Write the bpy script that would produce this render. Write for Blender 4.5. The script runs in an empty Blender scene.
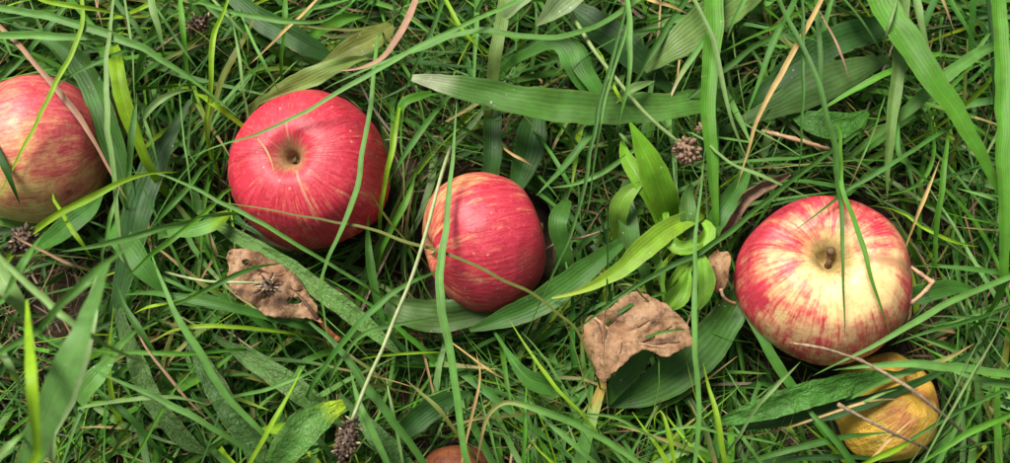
import bpy, bmesh, math, random
import numpy as np
from mathutils import Vector, Matrix, noise as mnoise
from mathutils.geometry import delaunay_2d_cdt

random.seed(7)
rng = np.random.default_rng(7)
scene = bpy.context.scene
col = scene.collection

# ------------------------------------------------------------------ camera
TILT = math.radians(10)
FPX = 1083.0                       # focal length in photo pixels (1010 wide)
DIST = 0.52                        # camera to the plane z = 0.035 along the axis
AX = Vector((0, math.sin(TILT), -math.cos(TILT)))
CAM = Vector((0, 0, 0.035)) - AX * DIST
ROT = Matrix.Rotation(TILT, 3, 'X')
cam_data = bpy.data.cameras.new('camera')
cam = bpy.data.objects.new('camera', cam_data)
col.objects.link(cam)
cam.location = CAM
cam.rotation_euler = (TILT, 0, 0)
cam_data.sensor_width = 36
cam_data.lens = 36 * FPX / 1010
cam_data.clip_start = 0.01
cam_data.clip_end = 100
cam_data.dof.use_dof = True
cam_data.dof.focus_distance = 0.512
cam_data.dof.aperture_fstop = 8.5
scene.camera = cam

# ------------------------------------------------------------------ light
SUN_EL, SUN_AZ = math.radians(55), math.radians(125)   # azimuth: direction towards the sun, from +x
world = bpy.data.worlds.new('World')
scene.world = world
world.use_nodes = True
wn = world.node_tree.nodes
sky = wn.new('ShaderNodeTexSky')
sky.sky_type = 'NISHITA'
sky.sun_disc = False
sky.sun_elevation = SUN_EL
sky.sun_rotation = math.pi / 2 - SUN_AZ
sky.dust_density = 4.0
haze_sat = wn.new('ShaderNodeHueSaturation')      # thin overcast: a whiter sky
haze_sat.inputs['Saturation'].default_value = 0.35
wn['Background'].inputs['Strength'].default_value = 0.062
world.node_tree.links.new(sky.outputs['Color'], haze_sat.inputs['Color'])
world.node_tree.links.new(haze_sat.outputs['Color'], wn['Background'].inputs['Color'])
sun_d = bpy.data.lights.new('sun', 'SUN')
sun_d.energy = 4.8
sun_d.angle = math.radians(23)
sun_d.color = (1.0, 0.95, 0.86)
sun = bpy.data.objects.new('sun', sun_d)
col.objects.link(sun)
sdir = Vector((math.cos(SUN_EL) * math.cos(SUN_AZ), math.cos(SUN_EL) * math.sin(SUN_AZ), math.sin(SUN_EL)))
sun.rotation_euler = sdir.to_track_quat('Z', 'Y').to_euler()
sun.location = sdir * 3
scene.view_settings.view_transform = 'Standard'
scene.view_settings.look = 'None'
scene.view_settings.gamma = 1
scene.view_settings.exposure = 0.6
scene.render.resolution_x = 1024
scene.render.resolution_y = 469


# ------------------------------------------------------------------ helpers
def at(px, py, z):
    """world point at height z (m) seen at photo pixel px, py"""
    d = ROT @ Vector(((px - 505) / FPX, (231.5 - py) / FPX, -1))
    return CAM + d * ((z - CAM.z) / d.z)


def unit(p):
    """metres for one photo pixel at point p"""
    return (Vector(p) - CAM).dot(AX) / FPX


def tag(o, label, cat, group=None, kind=None):
    if label: o['label'] = label
    if cat: o['category'] = cat
    if group: o['group'] = group
    if kind: o['kind'] = kind
    return o


def empty(name, loc):
    o = bpy.data.objects.new(name, None)
    o.empty_display_size = 0.01
    col.objects.link(o)
    o.location = loc
    return o


def link(name, me, mat, parent=None, offset=None):
    o = bpy.data.objects.new(name, me)
    col.objects.link(o)
    if mat: me.materials.append(mat)
    if parent:
        o.parent = parent
        o.location = offset if offset is not None else -Vector(parent.location)
    return o


def mesh_np(name, verts, quads, cols=None, uvw=None, tris=None):
    me = bpy.data.meshes.new(name)
    verts = np.asarray(verts, np.float32)
    quads = np.asarray(quads, np.int32)
    me.vertices.add(len(verts))
    me.vertices.foreach_set('co', verts.ravel())
    n = quads.shape[1]
    me.loops.add(quads.size)
    me.loops.foreach_set('vertex_index', quads.ravel())
    me.polygons.add(len(quads))
    me.polygons.foreach_set('loop_start', np.arange(0, quads.size, n, dtype=np.int32))
    me.polygons.foreach_set('use_smooth', np.ones(len(quads), bool))
    if cols is not None:
        a = me.attributes.new('col', 'FLOAT_COLOR', 'POINT')
        c = np.ones((len(verts), 4), np.float32)
        c[:, :3] = cols
        a.data.foreach_set('color', c.ravel())
    if uvw is not None:
        a = me.attributes.new('uvw', 'FLOAT_VECTOR', 'POINT')
        a.data.foreach_set('vector', np.asarray(uvw, np.float32).ravel())
    me.update(calc_edges=True)
    me.validate()
    return me


# ------------------------------------------------------------------ materials
class NT:
    def __init__(s, name):
        s.m = bpy.data.materials.new(name)
        s.m.use_nodes = True
        s.t = s.m.node_tree
        s.t.nodes.clear()
        s.out = s.t.nodes.new('ShaderNodeOutputMaterial')

    def n(s, typ, _in=None, **kw):
        nd = s.t.nodes.new('ShaderNode' + typ)
        for k, v in kw.items(): setattr(nd, k, v)
        for k, v in (_in or {}).items(): s.put(nd.inputs[k], v)
        return nd

    def put(s, sock, v):
        if isinstance(v, bpy.types.NodeSocket): s.t.links.new(v, sock)
        else:
            if sock.type == 'RGBA' and len(v) == 3: v = (*v, 1)
            sock.default_value = v

    def math(s, op, a, b=0.0, c=None):
        d = {0: a, 1: b}
        if c is not None: d[2] = c
        return s.n('Math', d, operation=op).outputs[0]

    def step(s, v, lo, hi):
        return s.n('MapRange', {'Value': v, 'From Min': lo, 'From Max': hi}, interpolation_type='SMOOTHSTEP').outputs[0]

    def mix(s, f, a, b, blend='MIX'):
        nd = s.n('Mix', data_type='RGBA', blend_type=blend)
        s.put(nd.inputs[0], f); s.put(nd.inputs[6], a); s.put(nd.inputs[7], b)
        return nd.outputs[2]

    def noise(s, vec, scale, detail=3, rough=0.55):
        return s.n('TexNoise', {'Vector': vec, 'Scale': scale, 'Detail': detail, 'Roughness': rough}).outputs['Fac']

    def attr(s, name):
        return s.n('Attribute', attribute_name=name)


def plant_material(name, veins, vein_pale, rough, transl, dots=0.0, bump=0.25, crinkle=0.0):
    t = NT(name)
    colr = t.attr('col').outputs['Color']
    uvw = t.attr('uvw').outputs['Vector']
    sep = t.n('SeparateXYZ', {0: uvw})
    u, v = sep.outputs[0], sep.outputs[1]
    ob = t.n('TexCoord').outputs['Object']
    wav = t.math('COSINE', t.math('MULTIPLY', u, math.pi * veins))
    vein = t.step(wav, 0.8, 1.0)
    mid = t.math('SUBTRACT', 1.0, t.step(t.math('ABSOLUTE', u), 0.02, 0.09))
    vein = t.math('MAXIMUM', t.math('MULTIPLY', vein, 0.6), mid)
    blot = t.noise(ob, 160, 4)
    fine_v = t.n('VectorMath', {0: uvw, 1: (14.0, 260.0, 3.0)}, operation='MULTIPLY').outputs[0]
    fibre = t.noise(fine_v, 1.0, 3)
    hsv = t.n('HueSaturation', {'Hue': t.math('ADD', 0.485, t.math('MULTIPLY', blot, 0.03)),
                                'Saturation': t.math('ADD', 0.86, t.math('MULTIPLY', fibre, 0.3)),
                                'Value': t.math('ADD', 0.25, t.math('ADD', t.math('MULTIPLY', blot, 0.9), t.math('MULTIPLY', fibre, 0.6))),
                                'Color': colr}).outputs[0]
    pale = t.mix(1.0, colr, (1.9, 1.65, 1.8), 'MULTIPLY')
    c = t.mix(t.math('MULTIPLY', vein, vein_pale), hsv, pale)
    em = t.math('MULTIPLY', t.step(t.math('ADD', t.math('ABSOLUTE', u), t.math('MULTIPLY', t.noise(ob, 110, 4, 0.7), 0.9)), 1.42, 1.6), 0.55)
    c = t.mix(em, c, (0.24, 0.16, 0.06))
    if dots:
        vo = t.n('TexVoronoi', {'Vector': ob, 'Scale': 330.0}, feature='F1')
        big = t.step(t.noise(ob, 75, 4, 0.7), 0.58, 0.68)
        dm = t.math('MULTIPLY', t.math('SUBTRACT', 1.0, t.step(vo.outputs['Distance'], 0.12, 0.26)), big)
        c = t.mix(t.math('MULTIPLY', dm, dots), c, (0.5, 0.52, 0.42))
    h = t.math('ADD', t.math('MULTIPLY', wav, 0.2), t.math('MULTIPLY', fibre, 0.55))
    if crinkle:
        cr = t.n('TexNoise', {'Vector': t.n('VectorMath', {0: uvw, 1: (3.2, 420.0, 1.0)}, operation='MULTIPLY').outputs[0],
                              'Scale': 1.0, 'Detail': 2.0, 'Distortion': 0.6}).outputs['Fac']
        h = t.math('ADD', h, t.math('MULTIPLY', cr, crinkle))
    bp = t.n('Bump', {'Strength': bump, 'Distance': 0.0006, 'Height': h}).outputs[0]
    pr = t.n('BsdfPrincipled', {'Base Color': c, 'Roughness': t.math('ADD', rough - 0.1, t.math('MULTIPLY', blot, 0.2)),
                                'Specular IOR Level': 0.24, 'Normal': bp}).outputs[0]
    tc = t.mix(1.0, c, (1.25, 1.5, 0.55), 'MULTIPLY')
    tr = t.n('BsdfTranslucent', {'Color': tc, 'Normal': bp}).outputs[0]
    mx = t.n('MixShader', {0: transl, 1: pr, 2: tr}).outputs[0]
    t.put(t.out.inputs[0], mx)
    return t.m


M_BLADE = plant_material('grass_blade', 5, 0.25, 0.46, 0.24, dots=0.0)
M_LEAF = plant_material('plantain_leaf', 7, 0.28, 0.5, 0.20, dots=0.7, bump=0.3)
M_CRINK = plant_material('crinkled_plantain_leaf', 3, 0.25, 0.38, 0.18, dots=0.6, bump=0.9, crinkle=2.6)
M_DRY = plant_material('dry_grass', 4, 0.12, 0.6, 0.10)


def dead_leaf_material(name, c1, c2, c3):
    t = NT(name)
    ob = t.n('TexCoord').outputs['Object']
    a = t.noise(ob, 75, 7, 0.7)
    b = t.noise(ob, 260, 4, 0.6)
    d = t.noise(ob, 700, 2, 0.6)
    c = t.mix(t.step(a, 0.38, 0.62), c1, c2)
    c = t.mix(t.step(b, 0.5, 0.68), c, c3)
    spots = t.math('SUBTRACT', 1.0, t.step(t.n('TexVoronoi', {'Vector': ob, 'Scale': 240.0}).outputs['Distance'], 0.06, 0.16))
    c = t.mix(t.math('MULTIPLY', spots, 0.6), c, (0.06, 0.035, 0.02))
    c = t.mix(t.math('MULTIPLY', t.step(d, 0.5, 0.8), 0.35), c, (0.5, 0.36, 0.26))
    bp = t.n('Bump', {'Strength': 0.7, 'Distance': 0.001, 'Height': t.math('ADD', b, t.math('MULTIPLY', d, 0.5))}).outputs[0]
    pr = t.n('BsdfPrincipled', {'Base Color': c, 'Roughness': 0.62, 'Specular IOR Level': 0.35, 'Normal': bp}).outputs[0]
    tr = t.n('BsdfTranslucent', {'Color': c, 'Normal': bp}).outputs[0]
    t.put(t.out.inputs[0], t.n('MixShader', {0: 0.1, 1: pr, 2: tr}).outputs[0])
    return t.m


M_DEAD = dead_leaf_material('dead_leaf', (0.31, 0.180, 0.090), (0.22, 0.110, 0.050), (0.12, 0.066, 0.034))
M_DEADP = dead_leaf_material('dead_leaf_pale', (0.34, 0.205, 0.105), (0.25, 0.13, 0.068), (0.15, 0.08, 0.042))
M_DEADD = dead_leaf_material('dead_leaf_dark', (0.16, 0.10, 0.065), (0.24, 0.14, 0.085), (0.09, 0.055, 0.035))


def simple_material(name, c1, c2, scale, rough=0.6, bump=0.5):
    t = NT(name)
    ob = t.n('TexCoord').outputs['Object']
    f = t.noise(ob, scale, 5, 0.65)
    c = t.mix(t.step(f, 0.35, 0.65), c1, c2)
    bp = t.n('Bump', {'Strength': bump, 'Distance': 0.001, 'Height': f}).outputs[0]
    t.put(t.out.inputs[0], t.n('BsdfPrincipled', {'Base Color': c, 'Roughness': rough, 'Specular IOR Level': 0.3, 'Normal': bp}).outputs[0])
    return t.m


M_SOIL = simple_material('soil', (0.022, 0.014, 0.009), (0.055, 0.036, 0.022), 60, 0.9, 1.0)
M_STALK = simple_material('apple_stalk', (0.07, 0.042, 0.022), (0.17, 0.10, 0.05), 500, 0.6)
M_CALYX = simple_material('calyx', (0.06, 0.04, 0.02), (0.12, 0.09, 0.04), 500, 0.8)
M_SEED = simple_material('seed_head', (0.27, 0.175, 0.11), (0.10, 0.058, 0.036), 260, 0.55)
M_SEEDD = simple_material('seed_head_dark', (0.13, 0.085, 0.058), (0.04, 0.026, 0.019), 300, 0.6)
M_SEEDP = simple_material('seed_head_pale', (0.32, 0.21, 0.15), (0.13, 0.08, 0.05), 300, 0.6)
M_VEIN = simple_material('dead_leaf_vein', (0.11, 0.05, 0.025), (0.07, 0.035, 0.018), 300, 0.6)
M_VEINP = simple_material('dead_leaf_pale_vein', (0.44, 0.29, 0.17), (0.34, 0.20, 0.11), 300, 0.6)
M_TWIG = simple_material('twig', (0.30, 0.23, 0.14), (0.17, 0.12, 0.07), 400, 0.75)
M_MOULD = simple_material('mould', (0.55, 0.48, 0.4), (0.35, 0.27, 0.2), 600, 0.9)


# ------------------------------------------------------------------ ground
def build_ground():
    xs = np.concatenate([np.linspace(-10, -0.8, 8), np.linspace(-0.7, 0.7, 141), np.linspace(0.8, 10, 8)])
    n = len(xs)
    V = []
    for y in xs:
        for x in xs:
            z = 0.0
            if abs(x) < 0.75 and abs(y) < 0.75:
                z = 0.005 * mnoise.noise((x * 18, y * 18, 0)) + 0.003 * mnoise.noise((x * 60, y * 60, 5)) - 0.003
            V.append((x, y, z - 0.016))
    i = np.arange(n - 1)
    I, J = np.meshgrid(i, i)
    a = (J * n + I).ravel()
    q = np.stack([a, a + 1, a + n + 1, a + n], 1)
    o = link('ground', mesh_np('ground', V, q), M_SOIL)
    tag(o, 'dark brown soil under the grass', 'ground', kind='structure')


build_ground()

# ------------------------------------------------------------------ apples
PROFILE = [(0.0, 0.40), (0.06, 0.415), (0.12, 0.50), (0.19, 0.64), (0.29, 0.755), (0.43, 0.81), (0.60, 0.775), (0.77, 0.645),
           (0.91, 0.40), (0.99, 0.09), (0.985, -0.18), (0.91, -0.44), (0.78, -0.65), (0.60, -0.79), (0.43, -0.86), (0.29, -0.865),
           (0.18, -0.81), (0.08, -0.74), (0.0, -0.72)]


def catmull(P, n):
    """n samples evenly spread along the polyline P through a Catmull-Rom spline"""
    P = np.asarray(P, float)
    Q = np.vstack([2 * P[0] - P[1], P, 2 * P[-1] - P[-2]])
    out = []
    m = 24
    for i in range(1, len(Q) - 2):
        t = np.linspace(0, 1, m, endpoint=False)[:, None]
        p0, p1, p2, p3 = Q[i - 1], Q[i], Q[i + 1], Q[i + 2]
        out.append(0.5 * ((2 * p1) + (-p0 + p2) * t + (2 * p0 - 5 * p1 + 4 * p2 - p3) * t * t + (-p0 + 3 * p1 - 3 * p2 + p3) * t ** 3))
    out.append(P[-1:])
    out = np.vstack(out)
    d = np.concatenate([[0], np.cumsum(np.linalg.norm(np.diff(out[:, :2], axis=0), axis=1))])
    s = np.linspace(0, d[-1], n)
    return np.stack([np.interp(s, d, out[:, k]) for k in range(out.shape[1])], 1)


def apple_material(name, ground, red, deep, bdir, bias, k, amp, lo=0.35, hi=0.65, russet=(0.40, 0.27, 0.12), fr=9.0, green=0.0,
                   patch=0.5, russ=(0.10, 0.19), rough=0.42, bump=0.24, wrinkle=0.0, peach=0.0, dash=0.0, karc=0.0, soft=0.25, spots=42.0, scar_k=0.6, scar_c=(0.52, 0.30, 0.18)):
    t = NT(name)
    st = t.attr('streak').outputs['Vector']
    arc = t.attr('arc').outputs['Fac']
    scar = t.attr('scar').outputs['Fac']
    ob = t.n('TexCoord').outputs['Object']
    nrm = t.n('VectorMath', {0: ob}, operation='NORMALIZE').outputs[0]
    dot = t.n('VectorMath', {0: nrm, 1: bdir}, operation='DOT_PRODUCT').outputs['Value']
    s1 = t.n('MapRange', {'Value': t.noise(t.n('VectorMath', {0: st, 1: (fr, fr, 1.6)}, operation='MULTIPLY').outputs[0], 1.0, 4, 0.65), 'From Min': 0.3, 'From Max': 0.7}).outputs[0]
    s2 = t.n('MapRange', {'Value': t.noise(t.n('VectorMath', {0: st, 1: (fr * 3.3, fr * 3.3, 5.0)}, operation='MULTIPLY').outputs[0], 1.0, 5, 0.7), 'From Min': 0.3, 'From Max': 0.7}).outputs[0]
    pt = t.n('MapRange', {'Value': t.noise(ob, 55, 3, 0.6), 'From Min': 0.3, 'From Max': 0.7}).outputs[0]
    mott = t.n('MapRange', {'Value': t.noise(ob, 300, 5, 0.7), 'From Min': 0.25, 'From Max': 0.75}).outputs[0]
    fb = t.math('MULTIPLY_ADD', dot, k, bias)
    if karc: fb = t.math('MULTIPLY_ADD', t.math('MINIMUM', t.math('SUBTRACT', arc, 0.3), 0.2), karc, fb)
    f = fb
    f = t.math('MULTIPLY_ADD', t.math('SUBTRACT', s1, 0.5), amp, f)
    f = t.math('MULTIPLY_ADD', t.math('SUBTRACT', s2, 0.5), amp * 0.7, f)
    f = t.math('MULTIPLY_ADD', t.math('SUBTRACT', pt, 0.5), patch, f)
    f = t.math('MULTIPLY_ADD', t.math('SUBTRACT', mott, 0.5), soft, f)
    m = t.step(f, lo, hi)
    gcol = t.mix(t.step(mott, 0.35, 0.7), ground, tuple(g * w for g, w in zip(ground, (0.86, 0.88, 0.75))))
    if green: gcol = t.mix(t.math('MULTIPLY', t.step(pt, 0.5, 0.75), green), gcol, (0.36, 0.40, 0.09))
    if peach: gcol = t.mix(t.math('MULTIPLY', t.step(t.math('MULTIPLY_ADD', t.math('SUBTRACT', pt, 0.5), 0.4, fb), 0.15, 0.8), peach), gcol, (0.60, 0.22, 0.12))
    rc = t.mix(t.step(t.math('ADD', t.math('MULTIPLY', s2, 0.6), t.math('MULTIPLY', mott, 0.4)), 0.3, 0.75), red, deep)
    rc = t.mix(t.math('MULTIPLY', t.step(mott, 0.52, 0.75), 0.30), rc, tuple(min(1, 1.5 * r + 0.06) for r in red))
    c = t.mix(m, gcol, rc)
    if dash: c = t.mix(t.math('MULTIPLY', t.step(s2, 0.68, 0.9), dash), c, (0.10, 0.05, 0.012))
    # lenticels
    vo = t.n('TexVoronoi', {'Vector': ob, 'Scale': 150.0})
    ln = t.math('SUBTRACT', 1.0, t.step(vo.outputs['Distance'], 0.05, 0.13))
    c = t.mix(t.math('MULTIPLY', ln, 0.35), c, (0.62, 0.42, 0.25))
    # small bruises
    vb = t.n('TexVoronoi', {'Vector': ob, 'Scale': spots})
    sp = t.math('SUBTRACT', 1.0, t.step(vb.outputs['Distance'], 0.03, 0.085))
    c = t.mix(t.math('MULTIPLY', sp, 0.75), c, (0.10, 0.05, 0.025))
    scab = t.step(t.noise(ob, 95, 6, 0.75), 0.63, 0.72)
    bruise = t.step(t.noise(ob, 34, 3, 0.5), 0.62, 0.72)
    c = t.mix(t.math('MULTIPLY', bruise, 0.35), c, (0.22, 0.085, 0.04))
    c = t.mix(t.math('MULTIPLY', scab, 0.45), c, (0.20, 0.09, 0.045))
    dirt = t.math('SUBTRACT', 1.0, t.step(t.n('TexVoronoi', {'Vector': ob, 'Scale': 210.0, 'Randomness': 1.0}).outputs['Distance'], 0.05, 0.11))
    c = t.mix(t.math('MULTIPLY', t.math('MULTIPLY', dirt, t.step(t.noise(ob, 30, 3), 0.45, 0.6)), 0.55), c, (0.09, 0.04, 0.025))
    # russet round the stalk
    ra = t.math('MULTIPLY_ADD', t.math('SUBTRACT', s1, 0.5), 0.06, arc)
    rm = t.math('SUBTRACT', 1.0, t.step(ra, russ[0], russ[1]))
    rcol = t.mix(t.step(mott, 0.4, 0.65), russet, tuple(r * 0.72 for r in russet))
    c = t.mix(t.math('MULTIPLY', rm, 0.9), c, rcol)
    sm = t.math('MULTIPLY', scar, t.step(t.math('ADD', mott, t.math('MULTIPLY', scar, 0.6)), 0.4, 0.9))
    c = t.mix(t.math('MULTIPLY', sm, scar_k), c, t.mix(t.step(pt, 0.4, 0.6), scar_c, tuple(v * 0.8 for v in scar_c)))
    h = t.math('ADD', t.math('MULTIPLY', mott, 0.6), t.math('MULTIPLY', s2, 0.6))
    h = t.math('ADD', h, t.math('MULTIPLY', pt, 1.6))
    if wrinkle: h = t.math('ADD', h, t.math('MULTIPLY', t.noise(ob, 190, 3, 0.6), wrinkle))
    bp = t.n('Bump', {'Strength': bump, 'Distance': 0.0012, 'Height': h}).outputs[0]
    ro = t.math('ADD', rough - 0.06, t.math('MULTIPLY', mott, 0.14))
    ro = t.math('ADD', ro, t.math('MULTIPLY', rm, 0.25))
    p = t.n('BsdfPrincipled', {'Base Color': c, 'Roughness': ro, 'Specular IOR Level': 0.42, 'Normal': bp,
                               'Subsurface Weight': 0.04, 'Subsurface Radius': (0.004, 0.0015, 0.001), 'Subsurface Scale': 1.0})
    t.put(t.out.inputs[0], p.outputs[0])
    return t.m


APPLES = []


def apple(name, label, cx, cy, rpx, axis, spin, squash, sink, matf, lump=0.02, seed=0, scars=(), stalk=True, stalk_len=0.55,
          stalk_lean=(0.1, 0.1), cav=1.0, grooves=(), group='apples lying in the grass'):
    # radius and place
    u0 = unit(at(cx, cy, 0.034))
    R = rpx * u0
    c = at(cx, cy, R * 0.86 - sink - 0.004)
    R = rpx * unit(c)
    q = Vector(axis).normalized().to_track_quat('Z', 'Y').to_matrix() @ Matrix.Rotation(spin, 3, 'Z')
    pr0 = [((r * (cav if i < 4 else 1 - (1 - cav) * max(0, 7 - i) / 4)) , (z if i > 3 else 0.755 - (0.755 - z) * (0.5 + 0.5 * cav))) for i, (r, z) in enumerate(PROFILE)]
    prof = catmull(pr0, 100)
    NT_, NP = 168, len(prof)
    V, ST, ARC, SC = [], [], [], []
    arc = np.linspace(0, 1, NP)
    for i, (rho, z) in enumerate(prof):
        for j in range(NT_):
            th = 2 * math.pi * j / NT_
            cth, sth = math.cos(th), math.sin(th)
            lob = 1 + 0.016 * math.cos(5 * th + seed) * max(0, arc[i] - 0.35) * 1.6 + 0.012 * math.cos(3 * th + seed * 2) * min(1, arc[i] * 3)
            p = Vector((rho * cth * lob, rho * sth * lob, z * squash + 0.02 * math.cos(2 * th + seed) * (arc[i] < .5) * min(1, rho * 2)))
            dn = mnoise.noise(p * 1.3 + Vector((seed * 7.1, 3, 1))) * lump + mnoise.noise(p * 4 + Vector((seed * 3, 1, 9))) * lump * 0.25
            for (g0, gw, gd, ga) in grooves:
                dg = (th - g0 + math.pi) % (2 * math.pi) - math.pi
                if arc[i] < ga: p.z -= gd * math.exp(-(dg / gw) ** 2) * math.sin(math.pi * min(1, arc[i] / ga)) ** 1.2
            p = p * (1 + dn)
            V.append(p * R)
            ST.append((cth * 1.0, sth * 1.0, arc[i] * 2.2))
            ARC.append(arc[i])
            s = 0
            for (t0, wd, a0, a1, sh) in scars:
                dth = (th - t0 - sh * (arc[i] - a0) + math.pi) % (2 * math.pi) - math.pi
                if a0 < arc[i] < a1:
                    e = min(1, (arc[i] - a0) / 0.02, (a1 - arc[i]) / 0.04)
                    s = max(s, math.exp(-(dth * max(rho, .1) / wd) ** 2) * e)
            SC.append(s)
    Vn = np.array([v[:] for v in V])
    ii, jj = np.meshgrid(np.arange(NP - 1), np.arange(NT_), indexing='ij')
    a = (ii * NT_ + jj).ravel(); b = (ii * NT_ + (jj + 1) % NT_).ravel()
    quads = np.stack([a, a + NT_, b + NT_, b], 1)
    me = mesh_np(name + '_body', Vn, quads)
    x = me.attributes.new('streak', 'FLOAT_VECTOR', 'POINT'); x.data.foreach_set('vector', np.array(ST, np.float32).ravel())
    x = me.attributes.new('arc', 'FLOAT', 'POINT'); x.data.foreach_set('value', np.array(ARC, np.float32))
    x = me.attributes.new('scar', 'FLOAT', 'POINT'); x.data.foreach_set('value', np.array(SC, np.float32))
    zmin = min((q @ v).z for v in V)
    base = Vector((c.x, c.y, c.z + zmin))
    e = empty(name, base)
    tag(e, label, 'apple', group)
    b = link('body', me, matf(q.inverted()), e, Vector((0, 0, -zmin)))
    b.rotation_euler = q.to_euler()
    if stalk:
        pts = [(0, 0, 0.36), (0.01, 0.0, 0.5), (stalk_lean[0] * .5, stalk_lean[1] * .5, 0.4 + stalk_len * .6), (stalk_lean[0], stalk_lean[1], 0.4 + stalk_len)]
        pts = [(x * R, y * R, z * R * squash) for x, y, z in pts]
        sm = tube_mesh('stalk', pts, [0.0019, 0.0014, 0.0014, 0.0021], 10, 16)
        s = link('stalk', sm, M_STALK, e, Vector((0, 0, -zmin)))
        s.rotation_euler = q.to_euler()
    bm = bmesh.new()                                   # calyx: five dry sepals in the lower hollow
    for k in range(5):
        a = k * 2 * math.pi / 5
        d = Vector((math.cos(a), math.sin(a), 0)); sd = Vector((-d.y, d.x, 0))
        z0 = -0.735 * R * squash
        p = [d * .02 * R + sd * .04 * R, d * .02 * R - sd * .04 * R, d * .1 * R - sd * .03 * R, d * .1 * R + sd * .03 * R, d * .06 * R]
        zz = [0, 0, -.05 * R, -.05 * R, -.13 * R]
        vs = [bm.verts.new(pp + Vector((0, 0, z0 + z1))) for pp, z1 in zip(p, zz)]
        bm.faces.new(vs[:4]); bm.faces.new((vs[3], vs[2], vs[4]))
    cm = bpy.data.meshes.new('calyx'); bm.to_mesh(cm); bm.free()
    cl = link('calyx', cm, M_CALYX, e, Vector((0, 0, -zmin)))
    cl.rotation_euler = q.to_euler()
    APPLES.append((c, R * 0.99, cx, cy, rpx))
    return e


def tube_mesh(name, pts, radii, sides=8, n=20, jitter=0.0):
    P = np.hstack([np.asarray(pts, float), np.asarray(radii, float)[:, None]])
    Q = np.vstack([2 * P[0] - P[1], P, 2 * P[-1] - P[-2]])
    out = []
    m = max(2, n // (len(P) - 1))
    for i in range(1, len(Q) - 2):
        t = np.linspace(0, 1, m, endpoint=False)[:, None]
        p0, p1, p2, p3 = Q[i - 1], Q[i], Q[i + 1], Q[i + 2]
        out.append(0.5 * ((2 * p1) + (-p0 + p2) * t + (2 * p0 - 5 * p1 + 4 * p2 - p3) * t * t + (-p0 + 3 * p1 - 3 * p2 + p3) * t ** 3))
    out.append(P[-1:])
    S = np.vstack(out)
    T = np.gradient(S[:, :3], axis=0)
    T /= np.linalg.norm(T, axis=1)[:, None] + 1e-9
    ref = np.array([0.3, 0.2, 0.93])
    if abs(T[0] @ ref) > 0.8: ref = np.array([1.0, 0.1, 0])
    A = np.cross(T, ref); A /= np.linalg.norm(A, axis=1)[:, None]
    B = np.cross(T, A)
    V = []
    for k in range(len(S)):
        for j in range(sides):
            a = 2 * math.pi * j / sides
            r = S[k, 3] * (1 + jitter * mnoise.noise((k * .7, j * .9, S[k, 0] * 300)))
            V.append(S[k, :3] + (A[k] * math.cos(a) + B[k] * math.sin(a)) * r)
    nn = len(S)
    c0, c1 = len(V), len(V) + 1
    V += [S[0, :3], S[-1, :3]]
    F = []
    for k in range(nn - 1):
        for j in range(sides):
            a = k * sides + j; b = k * sides + (j + 1) % sides
            F.append((a, b, b + sides, a + sides))
    me = bpy.data.meshes.new(name)
    F += [(c0, (j + 1) % sides, j) for j in range(sides)]
    F += [(c1, (nn - 1) * sides + j, (nn - 1) * sides + (j + 1) % sides) for j in range(sides)]
    me.from_pydata([tuple(v) for v in V], [], F)
    me.polygons.foreach_set('use_smooth', [True] * len(me.polygons))
    return me


def wd(*v): return Vector(v).normalized()


CREAM = (0.72, 0.53, 0.25)
apple('apple', 'yellow and pink streaked apple at the left edge with a dry blade across it', 37, 150, 74, (-0.93, -0.22, 0.22), 0.4, 0.96, 0.002,
      lambda qi: apple_material('apple_skin_streaked', (0.62, 0.43, 0.16), (0.50, 0.075, 0.090), (0.38, 0.028, 0.045), qi @ wd(0.5, 0.8, 0.3), 0.44, 0.42, 0.55,
                                0.08, 0.9, fr=4.5, green=0.25, patch=0.35, peach=0.75, soft=0.4), lump=0.04, seed=1)
apple('apple', 'deep pink red apple with its russet stalk hollow facing up', 310, 171, 79.5, (-0.15, 0.02, 0.985), 0.5, 0.97, 0.0,
      lambda qi: apple_material('apple_skin_crimson', (0.56, 0.24, 0.12), (0.47, 0.030, 0.055), (0.33, 0.010, 0.022), qi @ wd(-0.2, 0.3, 0.9), 0.82, 0.1, 0.55,
                                0.1, 0.80, russ=(0.075, 0.135), russet=(0.30, 0.18, 0.075), fr=8.0, patch=0.45, soft=0.45), lump=0.035, seed=2, cav=0.55,
      scars=((0.07, 0.016, 0.10, 0.36, -0.3), (2.86, 0.014, 0.1, 0.20, .2)), stalk_len=0.14, stalk_lean=(-0.03, -0.03))
apple('apple', 'smaller red apple with pale blade across its left side, middle of the picture', 484, 241, 69.5, (0.93, 0.27, -0.2), 1.0, 0.92, 0.002,
      lambda qi: apple_material('apple_skin_red', (0.62, 0.33, 0.15), (0.46, 0.036, 0.060), (0.34, 0.014, 0.030), qi @ wd(0.6, -0.35, 0.6), 0.58, 0.40, 0.6,
                                0.1, 0.75, fr=6.0, patch=0.4), lump=0.03, seed=3)
apple('apple', 'largest apple, cream with red streaks and open stalk hollow, at right', 823, 279, 85, (-0.15, 0.25, 0.95), 2.1, 0.95, 0.0,
      lambda qi: apple_material('apple_skin_cream', CREAM, (0.50, 0.045, 0.07), (0.40, 0.018, 0.035), qi @ wd(-0.12, 1, 0), 0.55, 0.34, 0.66,
                                0.18, 0.95, fr=7.5, patch=0.75, peach=0.85, karc=1.7, soft=0.5, scar_k=1.0, scar_c=(0.34, 0.18, 0.085), russ=(0.08, 0.15), russet=(0.36, 0.25, 0.08)), lump=0.035, seed=4, cav=0.85,
      scars=((0.37, 0.075, 0.16, 0.46, 0.1),), grooves=((3.2, 0.30, 0.13, 0.32), (0.45, 0.35, 0.05, 0.3)), stalk_len=0.27, stalk_lean=(-0.02, 0.10))
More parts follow.
